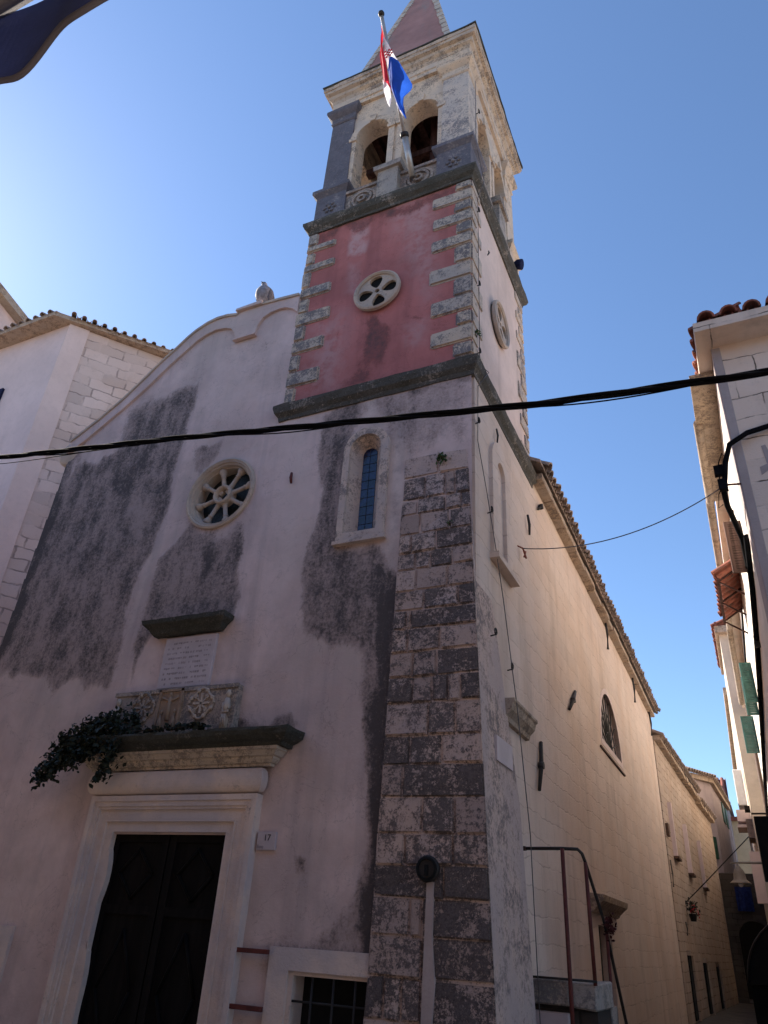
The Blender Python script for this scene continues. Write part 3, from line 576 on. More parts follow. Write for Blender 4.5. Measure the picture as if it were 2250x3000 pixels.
# ============================================================ things fixed to the facade
tb = thing('inscription_tablet', 'pale marble tablet with worn lines of lettering, on the facade above the portal', 'plaque', (-6.1, 6.98, 4.11))
bm = NB(); box(bm, -6.5, -5.70, 6.955, 7.02, 4.105, 4.775); bevel(bm, .006); obj('slab', bm, M['marble'], tb)
bm = NB()
for i in range(9):
    z = 4.70-.066*i; x = -6.44+(.05 if i in (0, 8) else 0)
    while x < -5.77:
        l = random.uniform(.012, .03); h = random.choice((.026, .026, .018))
        if random.random() < .82: box(bm, x, x+l, 6.953, 6.957, z-h, z)
        x += l+random.choice((.008, .008, .02))
obj('carved_lettering', bm, M['carve'], tb)
bm = NB(); mould(bm, [(0, 4.80), (.06, 4.80), (.09, 4.83), (.12, 4.87), (.19, 4.93), (.20, 4.985), (0, 5.02)], -6.62, -5.70, 6.97); subdiv_to(bm, .15)
for v in bm.verts: v.co += Vector((0, random.uniform(-.006, .006), random.uniform(-.006, .006)))
tag(obj('stone_hood', bm, M['dstone']), 'blackened projecting stone hood directly above the inscription tablet', 'stone ledge')
# carved relief panel
rel = thing('relief_panel', 'carved stone panel with cross roundels, crucifixion niche and side figures on the portal cornice', 'relief', (-6.15, 6.95, 3.5))
bm = NB(); box(bm, -7.06, -5.2, 6.90, 7.02, 3.47, 4.07); box(bm, -7.08, -5.18, 6.88, 6.90, 4.02, 4.075); box(bm, -7.06, -5.2, 6.88, 6.90, 3.48, 3.6); bevel(bm, .006); obj('panel_slab', bm, M['relief'], rel)
def roundel(cx, cz, r, m):
    bm = NB(); Mr = Matrix.Translation((cx, 6.895, cz)) @ Matrix.Rotation(R(90), 4, 'X')
    pts = [(cx+(r+.018*math.cos(4*a))*math.cos(a), 6.887, cz+(r+.018*math.cos(4*a))*math.sin(a)) for a in np.linspace(0, 2*math.pi, 40)[:-1]]
    tube(bm, pts, .016, 6, closed=True)
    for k in range(8): a = R(45*k+22); lathe(bm, Matrix.Translation((cx+math.cos(a)*(r+.0), 6.895, cz+math.sin(a)*(r+.0))) @ Matrix.Rotation(R(90), 4, 'X'), [(.028, 0), (.028, .018), (.015, .028)], 8)
    for k in range(4):
        a = R(90*k); Mk = Matrix.Translation((cx, 6.89, cz)) @ Matrix.Rotation(-a, 4, 'Y'); box(bm, 0, r*.62, -.016, .01, -.014, .014, 0, 0, Mk)
        for s in (-1, 0, 1): box(bm, r*.5, r*.72, -.018, .01, -.012, .012, 0, 0, Mk @ Matrix.Translation((0, 0, s*.024)) @ Matrix.Rotation(-s*.5, 4, 'Y'))
        box(bm, r*.15, r*.55, -.012, .01, -.01, .01, 0, 0, Mk @ Matrix.Rotation(R(45), 4, 'Y'))
    obj('cross_roundel', bm, m, rel)
roundel(-6.58, 3.86, .165, M['relief']); roundel(-5.69, 3.86, .165, M['trim'])
bm = NB(); box(bm, -6.32, -6.0, 6.885, 6.90, 3.55, 4.06)
for a in ((-6.34, -6.31, 3.54, 4.06), (-6.01, -5.98, 3.54, 4.06), (-6.34, -5.98, 4.03, 4.06)): box(bm, a[0], a[1], 6.865, 6.9, a[2], a[3])
tube(bm, [(-6.16, 6.875, 3.98), (-6.16, 6.875, 3.68)], [.02, .028], 8); tube(bm, [(-6.28, 6.875, 3.96), (-6.16, 6.875, 3.91), (-6.04, 6.875, 3.96)], .014, 6); lathe(bm, Matrix.Translation((-6.16, 6.87, 3.985)), [(.012, -.03), (.026, 0), (.012, .03)], 8)
for x in (-6.26, -6.06): tube(bm, [(x, 6.88, 3.57), (x, 6.875, 3.68), (x, 6.88, 3.76)], [.038, .03, .02], 8); lathe(bm, Matrix.Translation((x, 6.875, 3.785)), [(.012, -.025), (.022, 0), (.012, .025)], 8)
obj('crucifixion_niche', bm, M['ochre'], rel)
for x in (-6.98, -5.30):
    bm = NB(); box(bm, x-.075, x+.075, 6.878, 6.905, 3.5, 3.54)
    tube(bm, [(x, 6.88, 3.54), (x-.01, 6.872, 3.66), (x+.01, 6.87, 3.78), (x, 6.872, 3.89)], [.055, .046, .05, .03], 8)
    lathe(bm, Matrix.Translation((x+.005, 6.87, 3.945)), [(.015, -.05), (.034, 0), (.015, .045)], 8); tube(bm, [(x-.05, 6.87, 3.84), (x-.03, 6.855, 3.72), (x+.04, 6.855, 3.74)], .017, 6)
    for d in (-.03, 0, .03): tube(bm, [(x+d, 6.84, 3.55), (x+d*.6, 6.835, 3.7)], .01, 5)
    obj('carved_figure', bm, M['trim'], rel)
bm = NB(); x = -5.86
for ch in 'IIIOIIIOII':
    box(bm, x, x+.02, 6.873, 6.882, 3.53, 3.575); x += .034
obj('carved_inscription', bm, M['carve'], rel)
def text(name, s, size, loc, rot, mat, parent, ext=.002):
    cu = bpy.data.curves.new(name, 'FONT'); cu.body = s; cu.size = size; cu.extrude = ext; cu.align_x = 'CENTER'; cu.align_y = 'CENTER'; cu.materials.append(mat)
    o = bpy.data.objects.new(name, cu); COL.objects.link(o); o.location = loc; o.rotation_euler = rot
    dg = bpy.context.evaluated_depsgraph_get(); me = bpy.data.meshes.new_from_object(o.evaluated_get(dg)); bpy.data.objects.remove(o)
    q = bpy.data.objects.new(name, me); COL.objects.link(q); q.parent = parent; q.matrix_parent_inverse = wm(parent).inverted(); q.location = loc; q.rotation_euler = rot
    return q
hn = thing('house_number', 'square pale house number plate reading 17, right of the church portal', 'sign', (-4.59, 6.98, 2.29))
bm = NB(); box(bm, -4.70, -4.475, 6.965, 7.0, 2.29, 2.465); bevel(bm, .004); obj('plate', bm, M['marble'], hn)
text('numerals', '17', .085, (-4.575, 6.962, 2.405), (R(90), 0, 0), M['ink'], hn)
bm = NB()
for i in range(7): x = -4.69+.012*i; box(bm, x, x+.007, 6.962, 6.966, 2.30+random.uniform(0, .01), 2.325+random.uniform(0, .02))
obj('worn_lettering', bm, M['carve'], hn)
for k, (z, lb) in enumerate(((1.40, 'dark red iron bar, upper one between portal and barred window'), (.945, 'dark red iron bar, lower one between portal and barred window'))):
    bm = NB(); box(bm, -4.80, -4.37, 6.90, 6.94, z-.02, z+.02); bevel(bm, .004); tag(obj('iron_bar', bm, M['rust']), lb, 'iron bar', 'red iron bars beside the portal')
# dark ring fixture on the pier
fl = thing('round_fixture', 'round dark iron fixture set to the blackened course of the corner pier', 'lamp', (-2.755, 6.9, 2.15))
Mf = Matrix.Translation((-2.755, 6.91, 2.15)) @ Matrix.Rotation(R(90), 4, 'X')
bm = NB(); lathe(bm, Mf, [(.11, -.03), (.115, .015), (.10, .03), (.085, .035)], 20); obj('housing', bm, M['iron'], fl)
bm = NB(); ringlathe(bm, Mf, [(.10, .03), (.10, .045), (.08, .05), (.075, .035)], 20); obj('rim', bm, M['black'], fl)
bm = NB(); box(bm, -2.772, -2.738, 6.86, 6.885, 2.09, 2.18); obj('slot_plate', bm, M['black'], fl)
# ============================================================ BELL TOWER
TX, TY, TH = -3.805, 8.475, 1.465
tower = thing('bell_tower', 'square church bell tower with red plaster shaft, arched belfry and pointed spire', 'bell tower', (TX, TY, 8.1))
bm = NB(); box(bm, TX-TH, TX+TH, 7.03, TY+TH, 8.1, 12.1); obj('shaft', bm, M['tside'], tower)
RS = [([(-4.51,11.14),(-4.06,11.38),(-3.81,9.43),(-3.58,8.81),(-3.99,8.33),(-4.32,8.69),(-4.2,9.58)], .35, .36), ([(-4.01,9.6),(-3.54,9.34),(-3.64,8.57),(-4.09,8.71)], .16, .80), ([(-3.9,9.3),(-3.66,9.2),(-3.7,8.8),(-3.95,8.85)], .12, .95),
      ([(-5.39,12.23),(-2.39,12.04),(-2.4,11.75),(-5.31,11.8)], .2, .7), ([(-4.3,8.5),(-3.9,8.9),(-3.8,8.3),(-4.4,8.2)], .2, .65), ([(-3.4,9.5),(-3.0,9.4),(-3.0,9.3),(-3.4,9.4)], .06, .5)]
RP = [([(-4.46,12.03),(-4.2,12.02),(-4.13,11.19),(-4.43,11.21)], .06, .75), ([(-3.7,12.25),(-3.02,11.9),(-2.97,9.87),(-3.37,10.64)], .4, .6), ([(-4.92,9.83),(-4.42,9.75),(-4.35,8.27),(-4.99,8.46)], .35, .55), ([(-3.35,9.3),(-3.0,9.4),(-3.05,8.8),(-3.3,8.9)], .12, .4), ([(-4.4,11),(-4.2,11),(-4.25,10.2),(-4.4,10.3)], .1, .4)]
q = (-3.83, 10.09)
grid_wall('red_plaster_face', lambda U, V: TX-TH+2*TH*U, lambda X, V: 8.1+4.0*V, 130, 170, 7.012, [lambda x, z: np.hypot(x-q[0], z-q[1]) < .33], M['red'], tower, dict(stain=lambda X, Z: stain_mask(X, Z, RS), pale=lambda X, Z: stain_mask(X, Z, RP)), .006, 5)
# quoins: each corner's stones in one mesh
def quoins(zs, front_x, side_y, sx, yc, sy, dk):
    bm = NB(); ly = bm.faces.layers.float.new('l'); out = []
    for i in range(len(zs)-1):
        z0, z1 = zs[i]+.008, zs[i+1]-.008; lg = i % 2 == dk
        w_ = front_x[0] if lg else front_x[1]; d_ = side_y[1] if lg else side_y[0]
        jit = .03; w_ += random.uniform(-jit, jit); d_ += random.uniform(-jit, jit)
        xc = TX+sx*TH; xo = xc+sx*.022; xi = xc-sx*w_
        yo = yc+sy*.022; yi = yc-sy*d_
        b2 = NB(); box(b2, min(xo, xi), max(xo, xi), min(yo, yi), max(yo, yi), z0, z1, .006)
        bevel(b2, random.uniform(.018, .034), 2); m_ = bpy.data.meshes.new('t'); b2.to_mesh(m_); b2.free(); n0 = len(bm.faces); bm.from_mesh(m_); bpy.data.meshes.remove(m_); bm.faces.ensure_lookup_table()
        lv = out_l(i, lg); lv2 = lv
        f0 = bm.faces[n0:]; [f.normal_update() for f in f0]
        for f in f0: f[ly] = .27+.56*lv if f.normal.y < -.5 or sy > 0 else .3
    vals = [f[ly] for f in bm.faces]; o = obj('corner_quoins', bm, M['quoin'], tower); face_attr(o, 'lichen', vals)
ql = [8.14, 8.62, 8.93, 9.28, 9.55, 9.88, 10.15, 10.48, 10.73, 11.09, 11.28, 11.58, 11.75, 12.05]
qr = [8.1, 8.36, 8.63, 8.93, 9.22, 9.52, 9.88, 10.2, 10.57, 10.83, 11.08, 11.33, 11.58, 11.84, 12.05]
out_l = lambda i, lg: random.choice((.75, .9, .6)) if i > 1 else .7
quoins(ql, (.57, .16), (.45, .25), -1, 7.0, -1, 1)
out_l = lambda i, lg: {1: .7, 2: .05, 3: .85, 4: .5, 5: .8, 6: .03, 7: .8, 8: .55, 9: .9, 10: .62, 11: .95, 12: .35, 13: .9}.get(i, .6)
quoins(qr, (.63, .26), (.45, .25), 1, 7.0, -1, 0)
out_l = lambda i, lg: random.choice((.1, .3, .5))
quoins(qr, (.5, .2), (.5, .28), 1, TY+TH, 1, 0)
quoins(qr, (.5, .2), (.5, .28), -1, TY+TH, 1, 0)
def course(name, pr, m, jitter=.006, cut=.35):
    bm = NB(); sq_loft(bm, TX, TY, pr); subdiv_to(bm, cut)
    for v in bm.verts: v.co += Vector((random.uniform(-jitter, jitter), random.uniform(-jitter, jitter), random.uniform(-jitter, jitter)))
    return obj(name, bm, m, tower)
M['course'] = m_stone('string_course_stone', (.30, .26, .23), amt=.98, dark=(.034, .035, .03), gain=1.8)
course('string_course', [(TH-.02, 8.0), (TH+.03, 8.0), (TH+.04, 8.06), (TH+.09, 8.12), (TH+.11, 8.2), (TH+.115, 8.25), (TH-.02, 8.27)], M['course'])
course('string_course', [(TH-.02, 12.05), (TH+.03, 12.05), (TH+.04, 12.1), (TH+.09, 12.16), (TH+.12, 12.24), (TH+.12, 12.29), (TH-.02, 12.31)], M['course'])
# quatrefoil windows
def quatre(fn, cx, cz):
    g = part('quatrefoil_window', tower)
    hs = [circ(cx, cz, .04, 12)]
    for k in range(4):
        a = R(90*k+8); p = []
        for t in range(20):
            u = 2*math.pi*t/20; rr = .195+.125*math.cos(u); ww = .10*math.sin(u)*(1+.45*math.cos(u))
            p.append((cx+rr*math.cos(a)-ww*math.sin(a), cz+rr*math.sin(a)+ww*math.cos(a)))
        hs.append(p)
    bm = NB(); plate(bm, circ(cx, cz, .345, 40), hs, lambda u, v, d: fn(u, v, d+.0), .045); obj('pierced_disc', bm, M['trim'], g)
    bm = NB(); n = 44; pr = [(.39, -.02), (.39, .03), (.36, .045), (.335, .02), (.335, -.05)]
    rings = [[bm.verts.new(fn(cx+r*math.cos(2*math.pi*k/n), cz+r*math.sin(2*math.pi*k/n), -h)) for k in range(n)] for r, h in pr]
    for A, B in zip(rings, rings[1:]):
        for k in range(n): bm.faces.new((A[k], A[(k+1) % n], B[(k+1) % n], B[k]))
    obj('rim', bm, M['trim'], g)
    bm = NB(); prism(bm, circ(cx, cz, .35, 24), lambda u, v, d: fn(u, v, d+.05), .006); obj('shade_disc', bm, M['black'], g)
quatre(FX(6.95), *q); quatre(SX(TX+TH+.055), 8.28, 10.05)
# no openings are cut in the shaft: black discs paint the shade behind the petals
# belfry
BH = 1.36
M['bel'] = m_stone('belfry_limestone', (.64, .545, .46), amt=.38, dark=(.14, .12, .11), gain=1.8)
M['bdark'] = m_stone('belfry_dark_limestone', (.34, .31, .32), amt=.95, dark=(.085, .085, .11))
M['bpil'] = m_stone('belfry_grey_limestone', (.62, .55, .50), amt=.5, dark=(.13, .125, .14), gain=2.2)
bel = part('belfry', tower)
def bfaces():
    yield FX(TY-BH), TX, BH
    yield (lambda u, v, d: Vector((u, TY+BH-d, v))), TX, BH
    yield SX(TX+BH), TY, BH-.30
    yield (lambda u, v, d: Vector((TX-BH+d, u, v))), TY, BH-.30
for fn, c0, hw in bfaces():
    hs = []
    for s in (-1, 1):
        a0, a1 = c0+s*.49-.335, c0+s*.49+.335
        hs.append([(a0, 12.9), (a1, 12.9), (a1, 14.60)]+arc(c0+s*.49, 14.60, .335, 0, 180, 14)[1:])
    bm = NB(); plate(bm, [(c0-hw, 12.29), (c0+hw, 12.29), (c0+hw, 15.76), (c0-hw, 15.76)], hs, fn, .30); obj('arched_wall', bm, M['bel'], bel)
    for s in (-1, 1):
        bm = NB(); cx = c0+s*.49
        o_ = [(cx+.335, 14.60)]+arc(cx, 14.60, .335, 0, 180, 16)[1:]; oo = arc(cx, 14.60, .46, 0, 180, 16)
        prism(bm, oo+o_[::-1], lambda u, v, d: fn(u, v, d-.045), .06); prism(bm, [(cx-.05, 14.92), (cx+.05, 14.92), (cx+.075, 15.1), (cx-.075, 15.1)], lambda u, v, d: fn(u, v, d-.075), .1)
        for e in (-1, 1):
            prism(bm, [(cx+e*.40-.075, 14.52), (cx+e*.40+.075, 14.52), (cx+e*.40+.085, 14.60), (cx+e*.40-.085, 14.60)], lambda u, v, d: fn(u, v, d-.06), .07)
            prism(bm, [(cx+e*.40-.06, 13.0), (cx+e*.40+.06, 13.0), (cx+e*.40+.06, 14.52), (cx+e*.40-.06, 14.52)], lambda u, v, d: fn(u, v, d-.03), .04)
        obj('arch_moulding', bm, M['bel'], bel)
# corner pilasters with base, cap and pedestal
for sx in (-1, 1):
    for sy in (-1, 1):
        dark = (sx, sy) == (-1, -1)
        cx, cy = TX+sx*(BH-.2), TY+sy*(BH-.2)
        g = part('corner_pilaster', bel)
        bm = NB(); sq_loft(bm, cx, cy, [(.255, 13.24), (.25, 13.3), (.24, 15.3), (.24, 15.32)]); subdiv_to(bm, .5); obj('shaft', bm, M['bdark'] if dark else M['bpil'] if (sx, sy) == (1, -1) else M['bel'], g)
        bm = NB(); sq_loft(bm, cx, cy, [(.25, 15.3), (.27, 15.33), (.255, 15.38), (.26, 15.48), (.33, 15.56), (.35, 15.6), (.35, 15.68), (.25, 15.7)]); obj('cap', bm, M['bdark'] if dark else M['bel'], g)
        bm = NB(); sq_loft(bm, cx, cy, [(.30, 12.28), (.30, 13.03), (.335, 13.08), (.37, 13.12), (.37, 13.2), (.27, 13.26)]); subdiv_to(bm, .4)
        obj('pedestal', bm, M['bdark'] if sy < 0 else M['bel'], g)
        if sy < 0:
            bm = NB()
            for k in range(6):
                a = R(60*k); lathe(bm, Matrix.Translation((cx+.1*math.cos(a), cy-.30, 12.68+.1*math.sin(a))) @ Matrix.Rotation(R(90), 4, 'X'), [(.035, -.01), (.04, .015), (.02, .03)], 8)
            lathe(bm, Matrix.Translation((cx, cy-.30, 12.68)) @ Matrix.Rotation(R(90), 4, 'X'), [(.03, -.01), (.035, .03), (.02, .045)], 10); obj('rosette', bm, M['bdark'], g)
# balustrade panels between the pedestals
for fn, c0, hw in bfaces():
    g = part('balustrade', bel)
    bm = NB(); prism(bm, [(c0-.86, 12.28), (c0+.86, 12.28), (c0+.86, 12.88), (c0-.86, 12.88)], lambda u, v, d: fn(u, v, d-.06), .2); prism(bm, [(c0-.86, 12.88), (c0+.86, 12.88), (c0+.86, 12.95), (c0-.86, 12.95)], lambda u, v, d: fn(u, v, d-.10), .32)
    obj('panel', bm, M['relief'], g)
    bm = NB(); prism(bm, [(c0-.19, 12.28), (c0+.19, 12.28), (c0+.19, 13.0), (c0-.19, 13.0)], lambda u, v, d: fn(u, v, d-.2), .15); prism(bm, [(c0-.25, 13.0), (c0+.25, 13.0), (c0+.27, 13.12), (c0-.27, 13.12)], lambda u, v, d: fn(u, v, d-.25), .25)
    obj('middle_pedestal', bm, M['mstone'], g)
    for s in (-.53, .53):
        bm = NB()
        for r0, h in ((.27, .085), (.20, .10), (.09, .115)):
            n = 28; A = [[bm.verts.new(fn(c0+s+r*math.cos(2*math.pi*k/n), 12.62+r*.95*math.sin(2*math.pi*k/n), -hh)) for k in range(n)] for r, hh in ((r0, .05), (r0, h), (r0-.045, h), (r0-.05, .06))]
            for P, Q in zip(A, A[1:]):
                for k in range(n): bm.faces.new((P[k], P[(k+1) % n], Q[(k+1) % n], Q[k]))
        obj('rosette', bm, M['relief'], g)
# inside of the belfry
bm = NB(); box(bm, TX-.93, TX+.93, TY-.93, TY+.93, 12.3, 12.4); obj('belfry_floor', bm, M['beam'], bel)
bm = NB(); box(bm, TX-.93, TX+.93, TY-.93, TY+.93, 15.6, 15.7)
for x in np.linspace(-.8, .8, 6): box(bm, TX+x-.06, TX+x+.06, TY-.93, TY+.93, 15.45, 15.6)
obj('timber_ceiling', bm, M['beam'], bel)
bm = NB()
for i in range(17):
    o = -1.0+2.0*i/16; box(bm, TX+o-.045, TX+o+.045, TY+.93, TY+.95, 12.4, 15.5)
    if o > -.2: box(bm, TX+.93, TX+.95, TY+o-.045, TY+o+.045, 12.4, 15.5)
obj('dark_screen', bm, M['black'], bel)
bf = thing('timber_bell_stand', 'reddish brown timber bell frame standing inside the belfry', 'bell frame', (TX, TY, 12.4))
for x in (-.42, .48):
    bm = NB(); box(bm, TX+x-.06, TX+x+.06, TY-.75, TY-.63, 12.4, 15.4); box(bm, TX+x-.06, TX+x+.06, TY+.6, TY+.72, 12.4, 15.4); box(bm, TX+x-.05, TX+x+.05, TY-.63, TY+.6, 14.6, 14.75); obj('post_frame', bm, M['beam'], bf)
for s in (-1, 1):
    bm = NB(); tube(bm, [(TX+.5*s-.3, TY-.69, 12.5), (TX+.5*s+.25, TY-.69, 14.6)], .055, 4); obj('brace', bm, M['beam'], bf)
bm = NB(); box(bm, TX-.9, TX+.9, TY-.78, TY-.66, 14.35, 14.5); obj('cross_beam', bm, M['beam'], bf)
bell = part('bell', bf)
bm = NB(); lathe(bm, Matrix.Translation((TX+.05, TY, 13.75)), [(.36, 0), (.34, .05), (.25, .25), (.2, .5), (.14, .6), (.03, .64), (.03, .85)], 20); obj('bell_body', bm, M['iron'], bell)
bm = NB(); lathe(bm, Matrix.Translation((TX+.05, TY, 13.62)), [(.03, 0), (.06, .05), (.02, .12), (.02, .4)], 10); obj('clapper', bm, M['iron'], bell)
# entablature and cornice
course('architrave', [(BH-.02, 15.70), (BH+.06, 15.70), (BH+.06, 15.82), (BH+.08, 15.83), (BH+.08, 15.98), (BH-.02, 15.98)], M['bel'], .003)
course('main_cornice', [(BH-.02, 15.98), (BH+.08, 15.985), (BH+.1, 16.06), (BH+.15, 16.1), (BH+.16, 16.18), (BH+.22, 16.2), (BH+.23, 16.28), (BH+.245, 16.285), (BH+.25, 16.38), (BH-.02, 16.42)], M['cream'], .006)
course('cornice_top', [(BH, 16.385), (BH+.265, 16.385), (BH+.27, 16.42), (BH-.1, 16.52)], M['dstone'], .008)
# spire
SXC, SB, ZA = -3.94, 1.24, 23.2
M['spire'] = m_plaster('spire_red_plaster', (.33, .185, .17), .2, .8, (.25, .22, .215), .6)
M['spireb'] = m_stone('spire_ridge_stone', (.52, .48, .44), amt=.4, dark=(.14, .13, .13))
bm = NB(); b_ = [bm.verts.new((SXC+sx*SB, TY+sy*SB, 16.42)) for sx, sy in ((-1,-1),(1,-1),(1,1),(-1,1))]; ap = bm.verts.new((SXC, TY, ZA))
for k in range(4): bm.faces.new((b_[k], b_[(k+1) % 4], ap))
bm.faces.new(b_[::-1]); obj('spire', bm, M['spire'], tower)
bm = NB()
for sx, sy in ((-1,-1),(1,-1),(1,1),(-1,1)):
    n = 22
    for i in range(n):
        t0, t1 = i/n, (i+1)/n-.006
        wd = (.15 if i % 2 else .135)
        ring = []
        for t in (t0, t1):
            h = SB*(1-t); z = 16.42+(ZA-16.42)*t; ww = min(wd, h*.9)
            c = Vector((SXC+sx*(h+.02), TY+sy*(h+.02), z)); ring.append([bm.verts.new(p) for p in (c, c-Vector((sx*ww, 0, 0)), c-Vector((sx*ww, sy*.05, 0)), c-Vector((sx*.05, sy*.05, 0)), c-Vector((sx*.05, sy*ww, 0)), c-Vector((0, sy*ww, 0)))])
        for k in range(6): bm.faces.new((ring[0][k], ring[0][(k+1) % 6], ring[1][(k+1) % 6], ring[1][k]))
        bm.faces.new(ring[0]); bm.faces.new(ring[1])
obj('spire_ridges', bm, M['spireb'], tower)
# ============================================================ flag
flag = thing('flag', 'red, white and blue flag with chequered shield hanging from a slanted pole on the belfry', 'flag', (-3.36, 6.98, 12.6))
pd = Vector((-.012, -1.53, 2.27)); p0 = Vector((-3.36, 6.98, 12.62))
bm = NB(); tube(bm, [p0, p0+pd*.25], .055, 10); tube(bm, [p0+pd*.25, p0+pd*1.0], .032, 10); obj('pole', bm, M['steel'], flag)
bm = NB(); lathe(bm, Matrix.Translation(p0+pd*1.0) @ pd.to_track_quat('Z', 'Y').to_matrix().to_4x4(), [(.03, -.02), (.05, 0), (.055, .03), (.04, .065), (.015, .08)], 12); obj('finial', bm, M['iron'], flag)
bm = NB(); lathe(bm, Matrix.Translation(p0+pd*.26) @ pd.to_track_quat('Z', 'Y').to_matrix().to_4x4(), [(.06, -.04), (.075, -.03), (.075, .03), (.05, .04)], 12); obj('clamp', bm, M['iron'], flag)
# hanging cloth: folded strips measured along the fall of the cloth (x, z) with fold depth
def cloth(L_, Rr, mat, y0, amp, ph, n=22, m=9):
    def samp(P, t):
        P = [Vector((p[0], p[1])) for p in P]; ln = [0]
        for a, b in zip(P, P[1:]): ln.append(ln[-1]+(b-a).length)
        s = t*ln[-1]
        for i in range(len(P)-1):
            if s <= ln[i+1]+1e-9: return P[i].lerp(P[i+1], (s-ln[i])/max(1e-6, ln[i+1]-ln[i]))
        return P[-1]
    vv = []; ff = []
    for i in range(n+1):
        t = i/n; a, b = samp(L_, t), samp(Rr, t)
        for j in range(m+1):
            s = j/m; p = a.lerp(b, s); vv.append((p.x, y0+.10*math.sin(s*5+ph+t*2)*amp+.05*amp*math.sin(t*9+s*3)+.09*t, p.y))
    for i in range(n):
        for j in range(m): k = i*(m+1)+j; ff.append((k, k+1, k+m+2, k+m+1))
    return vv, ff
def clothobj(name, parts_, parent):
    V = []; F = []; MI = []
    for mi, (v, f) in enumerate(parts_):
        b = len(V); V += v; F += [tuple(x+b for x in q_) for q_ in f]; MI += [mi]*len(f)
    return V, F, MI
rL = [(-3.455,14.93),(-3.464,14.679),(-3.467,14.412),(-3.461,14.144),(-3.444,13.892),(-3.422,13.66),(-3.387,13.40)]
rR = [(-3.445,14.9),(-3.395,14.611),(-3.40,14.45),(-3.39,14.251),(-3.36,13.998),(-3.315,13.692),(-3.283,13.472),(-3.233,13.177),(-3.178,12.953)]
wL = [(-3.40,14.60),(-3.40,14.25),(-3.36,13.98),(-3.318,13.69)]; wR = [(-3.37,14.48),(-3.262,14.20),(-3.185,13.98),(-3.14,13.84)]
bL = [(-3.33,13.74),(-3.29,13.45),(-3.233,13.177),(-3.144,12.813),(-3.076,12.523),(-3.001,12.251)]; bR = [(-3.141,13.85),(-3.045,13.547),(-2.96,13.311),(-2.894,13.127),(-2.911,13.055),(-3.05,12.965),(-3.036,12.74),(-2.982,12.477),(-2.94,12.227)]
tL = [(-3.387,13.42),(-3.339,13.08),(-3.29,12.812)]; tR = [(-3.27,13.40),(-3.246,12.949),(-3.251,12.769)]
sL = [(-3.20,13.10),(-3.13,12.75),(-3.04,12.40)]; sR = [(-3.15,13.0),(-3.09,12.7),(-3.0,12.33)]
V_, F_, MI_ = clothobj('c', [cloth(rL, rR, 0, 5.62, .55, 0), cloth(wL, wR, 0, 5.64, .6, 1), cloth(bL, bR, 0, 5.66, 1.0, 2, 26, 12), cloth(tL, tR, 0, 5.72, .5, 3), cloth(sL, sR, 0, 5.70, .4, 3)], flag)
fo = obj('flag_cloth', (V_, [], F_), [M['flagr'], M['flagw'], M['flagb'], M['flagw'], M['flagw']], flag, True)
fo.data.polygons.foreach_set('material_index', MI_); fo.data.update()
bm = NB()
for i in range(5):
    for j in range(4):
        if (i+j) % 2 == 0:
            x, z = -3.325+.032*j+.008*i, 13.99-.045*i+.006*j
            if True: box(bm, x, x+.032, 5.585, 5.592, z-.042, z)
sh = obj('chequered_shield', bm, M['flagr'], flag)
# ============================================================ pigeon
pg = thing('pigeon', 'grey pigeon perched on top of the church gable facing the square', 'pigeon', (-6.06, 7.02, 10.68))
bm = NB()
def blob(bm, rings, seg=16):
    rg = [[bm.verts.new(Vector(c)+Vector((rx*math.cos(2*math.pi*k/seg), ry*math.sin(2*math.pi*k/seg), 0))) for k in range(seg)] for c, rx, ry in rings]
    for A, B in zip(rg, rg[1:]):
        for k in range(seg): bm.faces.new((A[k], A[(k+1) % seg], B[(k+1) % seg], B[k]))
    bm.faces.new(rg[0][::-1]); bm.faces.new(rg[-1])
X, Y, Z = -6.06, 7.02, 10.68
blob(bm, [((X, Y+.06, Z+.07), .05, .05), ((X, Y+.04, Z+.10), .095, .09), ((X, Y+.02, Z+.17), .135, .13), ((X, Y, Z+.25), .155, .14), ((X, Y-.01, Z+.33), .145, .125), ((X, Y-.015, Z+.385), .105, .095), ((X, Y-.02, Z+.42), .066, .066), ((X-.005, Y-.025, Z+.45), .052, .058), ((X-.008, Y-.03, Z+.485), .047, .056), ((X-.01, Y-.03, Z+.515), .034, .042), ((X-.01, Y-.03, Z+.53), .012, .015)])
obj('body', bm, M['pig'], pg, True)
for s in (-1, 1):
    bm = NB(); blob(bm, [((X+s*.07, Y+.09, Z+.08), .02, .05), ((X+s*.105, Y+.05, Z+.15), .035, .09), ((X+s*.125, Y+.03, Z+.25), .034, .10), ((X+s*.115, Y+.01, Z+.34), .03, .08), ((X+s*.085, Y, Z+.385), .02, .05)], 12); obj('wing', bm, M['pigw'], pg, True)
    bm = NB(); tube(bm, [(X+s*.05, Y+.02, Z+.1), (X+s*.05, Y+.01, Z+.015)], .012, 6)
    for d in (-.03, 0, .03): tube(bm, [(X+s*.05, Y+.01, Z+.012), (X+s*.05+d, Y-.05, Z+.008)], .007, 5)
    obj('leg', bm, M['redf'], pg)
    bm = NB(); lathe(bm, Matrix.Translation((X-.01+s*.036, Y-.065, Z+.492)), [(.003, -.008), (.008, 0), (.003, .008)], 8); obj('eye', bm, M['black'], pg)
bm = NB(); lathe(bm, Matrix.Translation((X-.012, Y-.082, Z+.48)) @ Matrix.Rotation(R(100), 4, 'X'), [(.014, -.01), (.011, .012), (.003, .04)], 8); obj('beak', bm, M['beak'], pg)
bm = NB(); box(bm, X-.05, X+.05, Y+.08, Y+.28, Z+.03, Z+.06, .005); obj('tail', bm, M['pigw'], pg)
